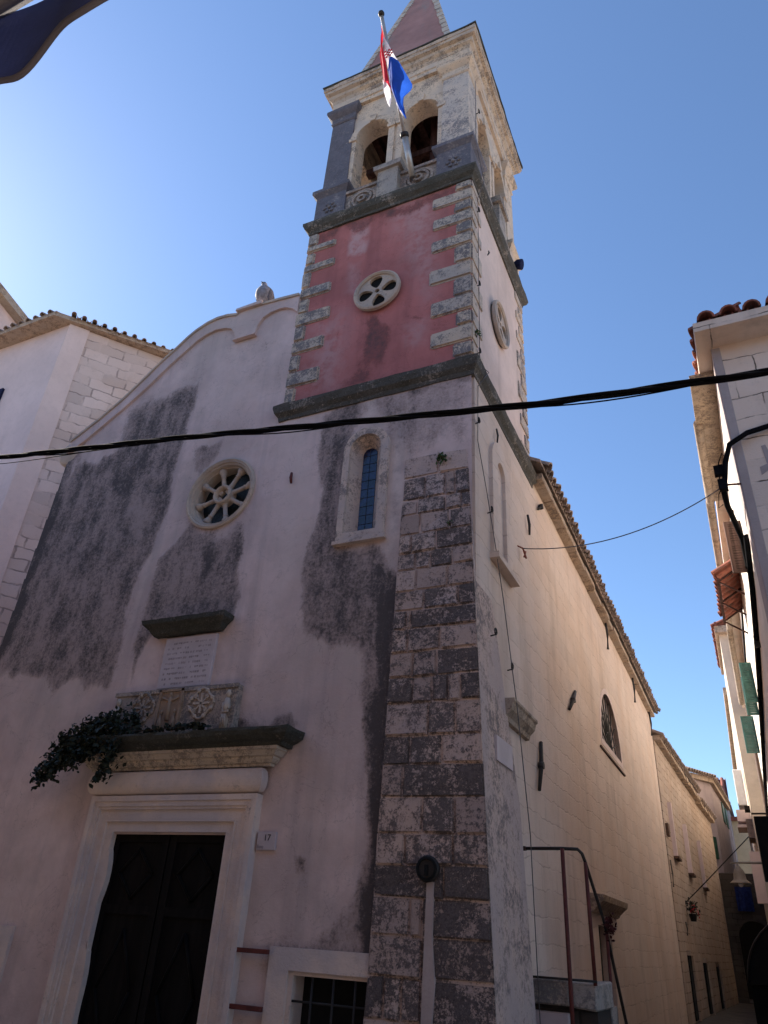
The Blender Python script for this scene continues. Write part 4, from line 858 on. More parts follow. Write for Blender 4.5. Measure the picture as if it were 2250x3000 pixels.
# ============================================================ plants
def leaf(bm, p, s, nrm=None):
    n = Vector((random.gauss(0, 1), random.gauss(-.6, 1), random.gauss(.5, 1))).normalized() if nrm is None else nrm
    t = n.orthogonal().normalized(); t.rotate(Matrix.Rotation(random.uniform(0, 6.28), 3, n)); b = n.cross(t)
    v = [bm.verts.new(p+t*s*a+b*s*c+n*s*h) for a, c, h in ((-1, 0, 0), (-.25, .62, .12), (.6, .4, .05), (1.1, 0, -.15), (.55, -.45, .05), (-.3, -.6, .12))]
    bm.faces.new(v)
ivy = thing('climbing_plant', 'dark leafy climbing plant drooping over the left end of the portal cornice', 'plant', (-6.9, 6.8, 3.5))
bm = NB(); st = NB()
sprays = [((-6.85, 6.82, 3.55), (-7.45, 6.62, 3.38), (-7.82, 6.66, 2.98), 260), ((-6.95, 6.8, 3.62), (-7.35, 6.6, 3.6), (-7.62, 6.62, 3.25), 230), ((-6.7, 6.75, 3.55), (-6.95, 6.56, 3.4), (-7.25, 6.6, 3.15), 200), ((-6.75, 6.72, 3.5), (-6.58, 6.55, 3.38), (-6.72, 6.62, 2.98), 110),
          ((-6.8, 6.75, 3.6), (-7.2, 6.58, 3.55), (-7.5, 6.6, 3.1), 220), ((-6.6, 6.8, 3.62), (-6.8, 6.72, 3.72), (-7.1, 6.7, 3.64), 160), ((-6.5, 6.7, 3.52), (-5.9, 6.68, 3.53), (-5.4, 6.68, 3.53), 90), ((-6.62, 6.6, 3.4), (-6.6, 6.57, 3.2), (-6.8, 6.6, 2.94), 70), ((-6.55, 6.85, 3.55), (-6.6, 6.83, 3.68), (-6.63, 6.83, 3.78), 36), ((-7.0, 6.6, 3.4), (-7.4, 6.57, 3.2), (-7.7, 6.62, 3.02), 160)]
for a, b, c, n in sprays:
    a, b, c = Vector(a), Vector(b), Vector(c); pp = [a*(1-t)**2+b*2*t*(1-t)+c*t*t for t in np.linspace(0, 1, 9)]
    tube(st, pp, [.012-.001*i for i in range(9)], 5)
    for _ in range(int(n*1.9)):
        t = random.random()**.85; p = a*(1-t)**2+b*2*t*(1-t)+c*t*t; sp = .09*(1-.45*t)*(.35 if n < 100 else 1)
        leaf(bm, p+Vector((random.gauss(0, sp), random.gauss(0, sp*.7), random.gauss(0, sp))), random.uniform(.016, .042))
obj('foliage', bm, M['leaf'], ivy); obj('stem', st, M['twig'], ivy)
def weed(x, y, z, n, s, lb):
    g = thing('weed_tuft', lb, 'weed', (x, y, z)); bm = NB()
    for _ in range(n):
        d = Vector((random.gauss(0, .6), random.gauss(-.3, .6), random.gauss(.5, .6))).normalized()*s*random.uniform(.4, 1); leaf(bm, Vector((x, y, z))+d, s*.22)
    obj('foliage', bm, M['weed'], g); bm = NB()
    for _ in range(6): tube(bm, [(x, y+.02, z-.02), (x+random.gauss(0, s*.4), y-s*.4, z+s*.4)], .004, 4)
    obj('stem', bm, M['twig'], g)
weed(-2.72, 6.97, 6.72, 60, .11, 'green weed tuft rooted in the top course of the blackened corner pier'); weed(TX+TH+.03, 7.11, 8.78, 40, .09, 'small green weed growing on the tower corner above the lower string course'); weed(-2.6, 6.95, 5.78, 12, .06, 'tiny weed in a joint of the corner pier, halfway up its upper part')
# ============================================================ lightning wire on the tower flank
lwp = [(-2.33, 7.25, 15.2), (-2.325, 7.24, 13.3), (-2.2, 7.26, 12.27), (-2.315, 7.27, 11.9), (-2.315, 7.27, 8.4), (-2.2, 7.3, 8.24), (-2.3, 7.13, 7.9), (-2.3, 7.1, 7.0), (-2.29, 7.4, 6.45), (-2.25, 7.63, 5.7), (-2.21, 7.74, 5.1), (-2.16, 8.0, 3.9), (-2.12, 8.2, 2.6), (-2.1, 8.23, .3)]
lr = thing('lightning_wire', 'thin lightning wire held by small rings down the tower and buttress corner', 'wire', (-2.2, 7.3, 8.0))
bm = NB(); tube(bm, lwp, .006, 5); obj('wire', bm, M['thin'], lr)
for x, y, z in ((-2.30, 7.22, 11.54), (-2.30, 7.2, 9.88), (-2.30, 7.18, 8.56), (-2.29, 7.07, 7.29), (-2.25, 7.42, 6.17), (-2.17, 7.2, 4.5), (-2.16, 7.78, 4.3), (-2.30, 7.3, 14.3)):
    bm = NB(); tube(bm, [(x+.02, y+.035*math.cos(a), z+.035*math.sin(a)) for a in np.linspace(0, 6.283, 13)[:-1]], .009, 5, closed=True); tube(bm, [(x+.02, y, z-.035), (x-.04, y, z-.045)], .008, 5); obj('ring', bm, M['iron'], lr)
sp = thing('floodlight', 'small dark blue floodlight on the upper string course of the tower flank', 'floodlight', (-2.2, 9.3, 12.3))
bm = NB(); box(bm, -2.32, -2.22, 9.24, 9.32, 12.3, 12.36); tube(bm, [(-2.26, 9.28, 12.36), (-2.22, 9.28, 12.46)], .015, 6); obj('bracket', bm, M['iron'], sp)
bm = NB(); lathe(bm, Matrix.Translation((-2.2, 9.28, 12.46)) @ Matrix.Rotation(R(110), 4, 'Y'), [(.06, -.06), (.09, -.02), (.10, .08), (.07, .085)], 14); obj('lamp_head', bm, M['navy'], sp)
# ============================================================ alley stair and railing
st_ = thing('stone_stair', 'small weathered stone landing with steps down along the nave wall', 'stair', (-1.9, 8.8, 0))
bm = NB(); box(bm, -2.2, -1.84, 8.3, 9.1, 1.12, 1.32, .01); box(bm, -1.825, -1.57, 8.3, 9.1, 1.10, 1.315, .012); bevel(bm, .015); obj('landing_slab', bm, M['mstone'], st_)
bm = NB(); box(bm, -2.3, -1.86, 8.36, 9.05, .1, 1.06); bevel(bm, .01); obj('pale_base', bm, M['marble'], st_)
bm = NB(); box(bm, -2.3, -1.60, 8.42, 9.1, 0, 1.115); obj('masonry', bm, M['darkwall'], st_)
for i in range(4):
    bm = NB(); z1 = 1.1-.27*i; box(bm, -2.3, -1.58, 9.1+.3*i, 9.4+.3*i, 0, z1-.0); bevel(bm, .012); obj('step', bm, M['mstone'], st_)
rl = thing('stair_railing', 'rusty red iron railing with a sloping handrail on the small landing', 'railing', (-1.8, 8.3, 1.3))
bm = NB(); tube(bm, [(-2.24, 8.3, 2.48), (-1.82, 8.3, 2.485), (-1.66, 8.3, 2.48), (-1.62, 8.32, 2.44), (-1.6, 8.36, 2.36), (-1.6, 9.18, 1.84), (-1.6, 10.0, .92), (-1.6, 10.2, .6)], .017, 8); obj('handrail', bm, M['iron'], rl)
bm = NB(); tube(bm, [(-1.81, 8.27, 2.48), (-1.81, 8.27, .2)], .021, 8); obj('post', bm, M['rust'], rl)
bm = NB(); tube(bm, [(-1.59, 8.3, 2.36), (-1.58, 8.3, 1.3)], .019, 8); obj('post', bm, M['rust'], rl)
bm = NB(); tube(bm, [(-1.6, 9.25, 1.75), (-1.6, 9.25, .5)], .017, 8); obj('post', bm, M['rust'], rl)
bm = NB(); tube(bm, [(-2.2, 8.285, 1.335), (-1.56, 8.285, 1.335)], .012, 6); obj('bottom_bar', bm, M['iron'], rl)
bm = NB(); box(bm, -2.28, -2.2, 8.27, 8.33, 2.46, 2.5); obj('wall_bracket', bm, M['rustb'], rl)
bm = NB()
for _ in range(90): leaf(bm, Vector((-1.56+random.gauss(0, .03), 9.2+random.gauss(0, .05), 1.83+random.gauss(0, .05))), random.uniform(.015, .03))
tag(obj('flower_bunch', bm, [M['redf']]), 'dark red bunch of flowers tied to the sloping handrail', 'flowers')
# ============================================================ house builder helpers
def wallq(bm, p, q_, z0, z1, th=.35, mi=0):
    """one wall slab between plan points p and q_, thickness to the left of p->q_"""
    p, q_ = Vector((p[0], p[1], 0)), Vector((q_[0], q_[1], 0)); d = (q_-p).normalized(); n = Vector((-d.y, d.x, 0))*th
    v = [bm.verts.new(a+Vector((0, 0, z))) for z in (z0, z1) for a in (p, q_, q_+n, p+n)]
    for f in ((0,3,2,1),(4,5,6,7),(0,1,5,4),(1,2,6,5),(2,3,7,6),(3,0,4,7)): bm.faces.new([v[i] for i in f]).material_index = mi
def plan_prism(bm, P, z0, z1):
    A = [bm.verts.new((x, y, z0)) for x, y in P]; B = [bm.verts.new((x, y, z1)) for x, y in P]
    for k in range(len(P)): bm.faces.new((A[k], A[(k+1) % len(P)], B[(k+1) % len(P)], B[k]))
    bm.faces.new(A[::-1]); bm.faces.new(B)
def eave_row(bm, p, q_, z, n, over, rise, r=.11, length=.9, step=.24):
    """canal tiles along the eave p->q_ ; n = outward direction"""
    p, q_, n = Vector((*p, z)), Vector((*q_, z)), Vector((*n, 0)).normalized(); d = q_-p; L = d.length; d.normalize(); t = 0
    while t < L:
        a = p+d*t+n*(over+random.uniform(-.015, .015)); b = a-n*length+Vector((0, 0, rise*length)); half_tile(bm, a, b, r)
        a2 = a+d*step/2-n*.03+Vector((0, 0, .01)); half_tile(bm, a2, b+d*step/2, r*.9, inv=True); t += step
# ============================================================ white house left of the church
hs = thing('stone_house', 'tall white plastered house with a rubble stone side and tiled eaves, left of the church', 'house', (-14, 11, 0))
Cx, Cy = -12.5, 8.03; dr_ = Vector((.606, .796))
E1 = (Cx+dr_.x*3.3, Cy+dr_.y*3.3)
bm = NB(); plan_prism(bm, [(Cx, Cy), E1, (E1[0]-4.5, E1[1]+4.5), (-19.5, 14), (-19.5, Cy)], 0, 13.5); obj('walls', bm, M['hplast'], hs)
nr = Vector((dr_.y, -dr_.x))
bm = NB(); wallq(bm, (Cx+dr_.x*.42+nr.x*.02, Cy+dr_.y*.42+nr.y*.02), (E1[0]+nr.x*.02, E1[1]+nr.y*.02), 0, 13.48, .018); obj('rubble_face', bm, M['hstone'], hs)
bm = NB(); wallq(bm, (Cx+nr.x*.045, Cy+nr.y*.045), (Cx+dr_.x*.44+nr.x*.045, Cy+dr_.y*.44+nr.y*.045), 0, 13.49, .043); obj('corner_band', bm, M['hband'], hs)
rfh = part('roof', hs)
bm = NB()
K = [(Cx-.12, Cy-.38), (E1[0]+nr.x*.3, E1[1]+nr.y*.3), (-13.5, 13.5), (-19.5, 14), (-19.5, Cy-.38)]
A = [bm.verts.new((x, y, 13.5)) for x, y in K]; A2 = [bm.verts.new((x, y, 13.62)) for x, y in K]; apx = bm.verts.new((-15.5, 11, 14.9))
for k in range(5): bm.faces.new((A[k], A[(k+1) % 5], A2[(k+1) % 5], A2[k])); bm.faces.new((A2[k], A2[(k+1) % 5], apx))
bm.faces.new(A[::-1]); obj('roof_deck', bm, M['eave'], rfh)
bm = NB(); eave_row(bm, (-19.0, Cy), (Cx-.1, Cy), 13.6, (0, -1), .42, .35, .07); eave_row(bm, (Cx+.05, Cy), E1, 13.585, nr, .28, .3, .055, step=.23); obj('roof_tiles', bm, M['tileold'], rfh)
wi = part('window', hs)
bm = NB(); box(bm, -14.8, -13.98, Cy-.05, Cy+.02, 11.3, 12.0); obj('shutter_or_shade_panel', bm, M['navy'], wi)
bm = NB(); box(bm, -14.9, -13.93, Cy-.09, Cy, 11.2, 11.29); obj('sill', bm, M['trim'], wi)
hb = thing('gabled_house', 'pinkish house with a sloping tiled verge rising behind the white house', 'house', (-22, 12, 0))
bm = NB(); A = [(9.2, 0), (16, 0), (16, 15.6), (9.2, 17.6)]
prism(bm, A, SX(-18.15), 7); obj('walls', bm, M['plast'], hb)
bm = NB(); prism(bm, [(8.8, 17.72), (16.2, 15.62), (16.2, 15.85), (8.8, 17.98)], SX(-17.85), 7.6); obj('roof', bm, M['eave'], hb)
# ============================================================ ashlar corner house right of the alley
WX = .62; CY0 = 8.9; EZ = 9.12
ch = thing('corner_house', 'pale ashlar corner house with tiled eaves on the right side of the alley', 'house', (3, 12, 0))
bm = NB(); plate(bm, [(WX, 0), (8, 0), (8, EZ), (WX, EZ)], [], FX(CY0), .4); obj('front_wall', bm, M['corner'], ch)
bm = NB()
prism(bm, [(CY0+.4, 0), (28, 0), (28, EZ), (CY0+.4, EZ)], lambda u, v, d: Vector((WX+d, u, v)), .4); obj('alley_wall', bm, M['street'], ch)
bm = NB(); box(bm, WX-.012, WX+.10, CY0-.012, CY0+.75, 0, EZ-.02); bevel(bm, .01); obj('corner_band', bm, M['grey'], ch)  # grey band puts the shaded alley face at the corner into colour
rfc = part('roof', ch)
bm = NB()
K = [(WX-.34, CY0-1.15), (8, CY0-1.15), (8, 28), (WX-.34, 28)]
K = [(WX-.2, CY0-.42), (8, CY0-.42), (8, 28), (WX-.2, 28)]
A = [bm.verts.new((x, y, EZ)) for x, y in K]; A2 = [bm.verts.new((x, y, EZ+.16)) for x, y in K]; r1 = bm.verts.new((4.4, 12.8, EZ+1.7)); r2 = bm.verts.new((4.4, 25, EZ+1.7))
for k in range(4): bm.faces.new((A[k], A[(k+1) % 4], A2[(k+1) % 4], A2[k]))
bm.faces.new(A[::-1]); bm.faces.new((A2[0], A2[1], r1)); bm.faces.new((A2[1], A2[2], r2, r1)); bm.faces.new((A2[2], A2[3], r2)); bm.faces.new((A2[3], A2[0], r1, r2)); obj('roof_deck', bm, M['corner'], rfc)
bm = NB(); eave_row(bm, (WX-.02, CY0), (7.8, CY0), EZ+.17, (0, -1), .46, .4, .12, .8, .29); eave_row(bm, (WX, CY0-.2), (WX, 11), EZ+.17, (-1, 0), .22, .4, .1, .7, .25); obj('roof_tiles', bm, M['tile'], rfc)
bm = NB()
for y0, y1, dx in ((10.6, 13.2, 0), (13.2, 20, -.01), (20, 27.2, -.02)): tube(bm, [(.30+.007*(y0-10)+dx, y0, EZ-.04), (.30+.007*(y1-10)+dx, y1, EZ-.06)], .075, 8)
box(bm, .27, .62, 9.4, 13.2, EZ-.06, EZ-.005); obj('gutter', bm, M['eave'], ch)
bm = NB(); tube(bm, [(.53, 27.3, EZ-.1), (.55, 27.3, 0)], .05, 8); obj('downpipe', bm, M['rustb'], ch)
bm = NB(); prism(bm, [(.86, 6.9), (.94, 6.95), (1.06, 6.86), (1.16, 6.88), (1.12, 7.02), (1.05, 7.0), (.98, 7.34), (.93, 7.33), (.95, 7.05), (.86, 7.02)], FX(CY0-.006), .005); obj('mortar_patch', bm, M['grey'], ch, label='grey star-shaped mortar patch')
def shutter(y, z0, z1, wdt, mat, lb, nm='window_shutter', ang=8, grp=None):
    g = thing(nm, lb, 'shutter', (WX, y, z0), group=grp)
    Mx = Matrix.Translation((WX-.0, y, 0)) @ Matrix.Rotation(R(ang), 4, 'Z')
    bm = NB(); box(bm, -wdt, -wdt+.05, -.025, .025, z0, z1, 0, 0, Mx); box(bm, -.05, 0, -.025, .025, z0, z1, 0, 0, Mx)
    for z in (z0, (z0+z1)/2, z1-.05): box(bm, -wdt+.05, -.05, -.022, .022, z, z+.05, 0, 0, Mx)
    obj('frame', bm, mat, g); bm = NB(); z = z0+.06
    while z < z1-.06: box(bm, -wdt+.05, -.05, -.014, .010, z, z+.035, .0, 0, Mx); z += .042
    obj('louvres', bm, mat, g)
shutter(10.9, 6.5, 7.35, .24, M['bshut'], 'brown louvred shutter standing open on the alley wall, nearest the corner')
shutter(18.2, 6.6, 7.52, .25, M['gshut'], 'green louvred shutter standing open high on the alley wall, nearer one', grp='green shutters on the alley wall')
shutter(19.3, 6.6, 7.52, .25, M['gshut'], 'green louvred shutter standing open beyond the nearest green one', grp='green shutters on the alley wall')
shutter(25.0, 6.95, 8.05, .36, M['gshut'], 'wide green louvred shutter farthest along the alley wall, below the gutter end', grp='green shutters on the alley wall')
pr_ = thing('tiled_canopy', 'short red tiled canopy under the eaves on the sunlit alley wall', 'canopy', (.4, 15, 7.75))
bm = NB(); box(bm, .19, .24, 14.0, 16.3, 7.79, 7.84)
for y in (14.1, 15.15, 16.2): tube(bm, [(WX, y, 7.5), (.22, y, 7.8)], .02, 5); tube(bm, [(WX, y, 8.07), (.2, y, 7.81)], .022, 5)
obj('batten', bm, M['beam'], pr_)
bm = NB(); eave_row(bm, (WX, 14.0), (WX, 16.3), 7.90, (-1, 0), .45, .6, .1, .44, .23); obj('tiles', bm, M['tile'], pr_)
sb = thing('hanging_sign', 'black board hanging out from the right wall of the alley', 'sign', (.3, 13, 2.6))
bm = NB(); box(bm, .06, .56, 12.95, 13.03, 2.58, 3.46); bevel(bm, .01); obj('board', bm, M['black'], sb); bm = NB(); tube(bm, [(.62, 12.99, 3.5), (.04, 12.99, 3.5)], .014, 6); obj('bracket', bm, M['iron'], sb)
# ============================================================ houses farther along the right side
rh = thing('tall_house', 'tall sunlit house with an overhanging eave stepping out beyond the corner house', 'house', (2, 40, 0))
bm = NB(); plan_prism(bm, [(.10, 28.2), (5, 28.2), (5, 54), (-.22, 54)], 0, 11.9); obj('walls', bm, M['street2'], rh)
bm = NB(); plan_prism(bm, [(-.02, 27.9), (5, 27.9), (5, 33), (-.06, 33)], 11.9, 12.15); plan_prism(bm, [(-.12, 35), (5, 35), (5, 54), (-.45, 54)], 11.6, 11.95); obj('eave', bm, M['eave'], rh)
bm = NB(); box(bm, .0, .08, 27.86, 28.2, 12.15, 12.3); eave_row(bm, (.05, 28.1), (.03, 33), 12.2, (-1, 0), .14, .4, .11, .6); obj('roof_tiles', bm, M['tile'], rh)
bm = NB(); box(bm, -.17, .1, 24.95, 25.25, 2.95, 4.25); obj('pale_pilaster', bm, M['hband'], rh)
bal = part('balcony', rh); bm = NB(); box(bm, -.40, .1, 31.5, 32.6, 5.95, 6.35); box(bm, -.44, .1, 31.3, 32.8, 5.72, 5.82); obj('balcony_box', bm, M['hband'], bal); bm = NB(); box(bm, -.12, .1, 29.5, 31.0, 5.15, 5.75); obj('brick_bracket', bm, M['tileold'], bal)
ac = thing('air_conditioner', 'white boxy air conditioner on the sunlit wall far down the alley', 'air conditioner', (-.1, 30, 6.2))
bm = NB(); box(bm, -.27, .02, 29.7, 30.7, 6.22, 7.42); bevel(bm, .02); obj('casing', bm, M['white'], ac); bm = NB(); box(bm, -.1, .1, 29.8, 29.85, 6.1, 6.22); box(bm, -.1, .1, 30.5, 30.55, 6.1, 6.22); obj('bracket', bm, M['iron'], ac)
bm = NB(); ringlathe(bm, Matrix.Translation((-.275, 30.2, 6.8)) @ Matrix.Rotation(R(90), 4, 'Y'), [(.36, 0), (.36, .02), (.33, .02), (.33, 0)], 24); obj('fan_ring', bm, M['grey'], ac)
# ============================================================ annex on the church side
ax = thing('annex_building', 'long low stone building continuing the left side of the alley beyond the nave', 'building', (-4, 34, 0))
AP = [(-2.30, 24.45), (-2.07, 31.0), (-1.90, 34.2), (-1.66, 39.3)]
bm = NB(); plan_prism(bm, AP[:3]+[(-8, 34.2), (-8, 24.45)], 0, 7.36); plan_prism(bm, [AP[2], AP[3], (-8, 39.3), (-8, 34.21)], 0, 7.0); obj('walls', bm, M['annex'], ax)
bm = NB()
for (a, b), z0, z1 in (((AP[0], AP[1]), 7.36, 7.22), ((AP[1], AP[2]), 7.22, 7.1), ((AP[2], AP[3]), 7.0, 6.95)):
    n_ = 12
    for i in range(n_):
        t0, t1 = i/n_, (i+1)/n_-.01; o = .20+random.uniform(-.02, .02)
        x0, y0, x1, y1 = a[0]+(b[0]-a[0])*t0, a[1]+(b[1]-a[1])*t0, a[0]+(b[0]-a[0])*t1, a[1]+(b[1]-a[1])*t1
        plan_prism(bm, [(x0-.4, y0), (x0+o, y0), (x1+o, y1), (x1-.4, y1)], z0+(z1-z0)*t0-.02, z0+(z1-z0)*t0+.12)
obj('eave_slabs', bm, M['eave'], ax)
bm = NB(); eave_row(bm, AP[0], AP[2], 7.44, (1, -.04), .27, .45, .1, 1.2); eave_row(bm, AP[2], AP[3], 7.12, (1, -.04), .27, .45, .1, 1.2)
obj('roof_tiles', bm, M['tileold'], ax)
def onA(y): return AP[0][0]+(AP[2][0]-AP[0][0])*(y-AP[0][1])/(AP[2][1]-AP[0][1])
for y, z0, z1 in ((25.75, 4.17, 5.70), (28.95, 3.98, 5.49), (32.75, 3.82, 5.42)):
    g = part('window', ax); x = onA(y)
    bm = NB(); box(bm, x-.05, x+.10, y-.1, y+.1, z0, z1); obj('shutter', bm, M['hplast'], g)
    bm = NB(); box(bm, x-.05, x+.05, y+.1, y+.75, z0, z1); obj('pane', bm, M['glass'], g)
    bm = NB(); box(bm, x-.05, x+.14, y-.14, y+.8, z0-.07, z0); obj('sill', bm, M['rustb'], g)
for y, z0, z1 in ((25.75, .05, 1.6), (29.4, .05, 1.42), (33.0, .05, 1.3)):
    bm = NB(); box(bm, onA(y)-.1, onA(y)+.03, y, y+.8, z0, z1); obj('doorway', bm, M['black'], ax)
    bm = NB(); box(bm, onA(y)-.1, onA(y)+.09, y+.8, y+.94, 0, z1+.14); box(bm, onA(y)-.1, onA(y)+.088, y, y+.8, z1, z1+.14); obj('door_frame', bm, M['annex'], ax)
bm = NB(); box(bm, onA(24.8)-.05, onA(24.8)+.07, 24.6, 25.0, 4.62, 4.95); obj('niche', bm, M['rustb'], ax)
for y, z0, z1 in ((24.5, 3.25, 3.95), (26.1, 2.1, 2.45)):
    bm = NB(); tube(bm, [(onA(y)+.03, y, z0), (onA(y)+.05, y, (z0+z1)/2), (onA(y)+.03, y, z1)], .02, 6); obj('wall_tie', bm, M['iron'], ax)
fp = thing('flower_pot', 'small flower pot with red blooms on the wall of the long low building', 'flower pot', (-2.1, 27.05, 2.55))
bm = NB(); lathe(bm, Matrix.Translation((-2.05, 27.05, 2.5)), [(.08, 0), (.12, .18), (.13, .2)], 12); obj('pot', bm, M['iron'], fp)
bm = NB()
for _ in range(120): leaf(bm, Vector((-2.05+random.gauss(0, .08), 27.05+random.gauss(0, .1), 2.85+random.gauss(0, .1))), .04)
obj('foliage', bm, M['leaf'], fp); bm = NB()
for _ in range(30): leaf(bm, Vector((-2.0+random.gauss(0, .08), 27.0+random.gauss(0, .1), 2.8+random.gauss(0, .1))), .03)
obj('blooms', bm, M['flagr'], fp)
# ============================================================ end of the alley
ph = thing('mauve_house', 'mauve plastered house with green shutters closing the alley behind the low building', 'house', (-3, 48, 0))
P0, P1, P2 = (-3.6, 41.2), (-1.62, 45.0), (-1.24, 53.7)
bm = NB(); plan_prism(bm, [P0, P1, P2, (-8, 56), (-9, 41.2)], 0, 9.7); obj('walls', bm, M['mauve'], ph)
bm = NB(); A = [(-3.75, 40.7), (-1.45, 44.75), (-1.0, 54), (-8, 57), (-9, 40.7)]; plan_prism(bm, A, 9.7, 9.95); obj('roof_slab', bm, M['eave'], ph)
bm = NB(); d_ = Vector((P1[0]-P0[0], P1[1]-P0[1])).normalized(); eave_row(bm, P0, P1, 9.98, (d_.y, -d_.x), .45, .4, .12, .8); eave_row(bm, P1, P2, 9.98, (1, -.04), .3, .4, .12, .8); obj('roof_tiles', bm, M['tileold'], ph)
def panel(p, q_, t0, t1, z0, z1, th, m, nm, par):
    a = Vector((p[0]+(q_[0]-p[0])*t0, p[1]+(q_[1]-p[1])*t0)); b = Vector((p[0]+(q_[0]-p[0])*t1, p[1]+(q_[1]-p[1])*t1)); d = (b-a).normalized(); n = Vector((d.y, -d.x))*th
    bm = NB(); wallq(bm, a+n, b+n, z0, z1, th+.02); return obj(nm, bm, m, par)
for pa, pb, t0, t1, z0, z1 in ((P0, P1, .78, .92, 5.95, 7.0), (P1, P2, .60, .74, 8.5, 9.6), (P1, P2, .84, .95, 8.5, 9.6)):
    panel(pa, pb, t0, t1, z0, z1, .06, M['dshut'], 'shutter', ph)
w_ = part('window', ph); panel(P0, P1, .25, .62, 8.3, 9.3, .06, M['white'], 'frame', w_); panel(P0, P1, .36, .55, 8.3, 9.2, .09, M['bluew'], 'pane', w_)
rr = thing('red_roof_house', 'grey gabled house with a bright red tiled roof peeking over the mauve house', 'house', (-3, 58, 0))
bm = NB(); plan_prism(bm, [(-6, 57), (-1.2, 57), (-1.1, 66), (-6, 66)], 0, 10.6); obj('walls', bm, M['grey'], rr)
bm = NB(); V = [[bm.verts.new(p) for p in ((-6, y, 12.3), (-1.8, y, 12.2), (-.95, y, 10.5), (-6, y, 10.5))] for y in (57.2, 66)]
for k in range(4): bm.faces.new((V[0][k], V[0][(k+1) % 4], V[1][(k+1) % 4], V[1][k]))
bm.faces.new(V[0]); bm.faces.new(V[1]); obj('gable', bm, M['grey'], rr)
bm = NB(); eave_row(bm, (-2.2, 57), (-1.1, 57), 10.75, (0, -1), .3, 1.0, .13, 1.7, .3); obj('roof_tiles', bm, M['tile'], rr)
yh = thing('yellow_house', 'pale yellow house with a small tiled roof at the far end of the alley', 'house', (0, 62, 0))
bm = NB(); plan_prism(bm, [(-1.2, 60), (3, 60), (3, 68), (-1.0, 68)], 0, 9.9); obj('walls', bm, M['yellow'], yh); bm = NB(); plan_prism(bm, [(-1.3, 59.7), (3, 59.7), (3, 68), (-1.2, 68)], 9.9, 10.15); obj('roof', bm, M['tile'], yh)
ah = thing('archway_wall', 'stone wall with alley shade put into its dark colour and a low arched passage, across the end of the alley', 'wall', (-.8, 40, 0))
bm = NB(); plate(bm, [(-1.66, 0), (.1, 0), (.1, 4.9), (-1.66, 4.9)], [[(-1.25, .02), (.05, .02), (.05, 2.4)]+arc(-.6, 2.4, .65, 0, 180, 14)[1:]], FX(39.6), .5); obj('wall_face', bm, M['darkwall'], ah)
bm = NB(); prism(bm, arc(-.6, 2.4, .86, 0, 180, 16)+arc(-.6, 2.4, .65, 0, 180, 16)[::-1], FX(39.5), .2); obj('arch_stones', bm, M['darkwall'], ah)
bm = NB(); box(bm, -1.7, .2, 44, 44.2, 0, 4.9); box(bm, -1.7, .2, 40.1, 44, 4.7, 4.9); box(bm, .05, .2, 40.1, 44, 0, 4.9); obj('passage_shade', bm, M['black'], ah)  # black sheets put the shade of the passage into colour
bc = thing('blue_banner', 'dark blue cloth banner hanging on the dark wall at the end of the alley', 'banner', (-.8, 39.4, 3.2))
bm = NB(); V = [[bm.verts.new((-1.10+.66*i/12, 39.42+.04*math.sin(i*1.4), 4.35-.95*j/6)) for i in range(13)] for j in range(7)]
for j in range(6):
    for i in range(12): bm.faces.new((V[j][i], V[j][i+1], V[j+1][i+1], V[j+1][i]))
obj('cloth', bm, M['cloth'], bc)
bm = NB(); tube(bm, [(-1.15, 39.4, 4.37), (-.4, 39.4, 4.37)], .015, 6); obj('rod', bm, M['iron'], bc)
bl = thing('string_light', 'pair of small warm bulbs glowing in the dark archway', 'lamp', (-.93, 39, .8))
bm = NB(); tube(bm, [(-1.3, 38.8, 1.1), (-.97, 38.7, .87), (-.9, 38.7, .86), (-.4, 38.8, 1.05)], .008, 5); obj('flex', bm, M['cable'], bl)
for x in (-.955, -.895):
    bm = NB(); lathe(bm, Matrix.Translation((x, 38.7, .8)), [(.01, .05), (.03, .03), (.034, 0), (.01, -.03)], 10); obj('bulb', bm, M['glow'], bl)
# ============================================================ dark shop awning
sa = thing('barrel_awning', 'dark rounded shop awning bulging from the right wall low in the alley', 'awning', (.1, 16, 1.6))
bm = NB(); V = [[bm.verts.new((.60-1.05*math.sin(R(a)), y, 1.25+1.05*math.cos(R(a)))) for a in range(0, 91, 9)] for y in np.linspace(15.8, 18.6, 8)]
for i in range(7):
    for j in range(10): bm.faces.new((V[i][j], V[i][j+1], V[i+1][j+1], V[i+1][j]))
for row in (V[0], V[-1]):
    c_ = bm.verts.new((.60, row[0].co.y, 1.25))
    for j in range(10): bm.faces.new((c_, row[j], row[j+1]))
obj('hood', bm, M['black'], sa)
bm = NB()
for y in np.linspace(15.78, 18.6, 5): tube(bm, [(.60-1.06*math.sin(R(a)), y, 1.25+1.06*math.cos(R(a))) for a in range(0, 91, 9)], .018, 5)
obj('hoops', bm, M['iron'], sa)
bm = NB(); box(bm, -.44, .55, 15.9, 18.5, 0, 1.2); obj('under_awning_shade', bm, M['black'], sa)  # black block stands for the shade under the awning
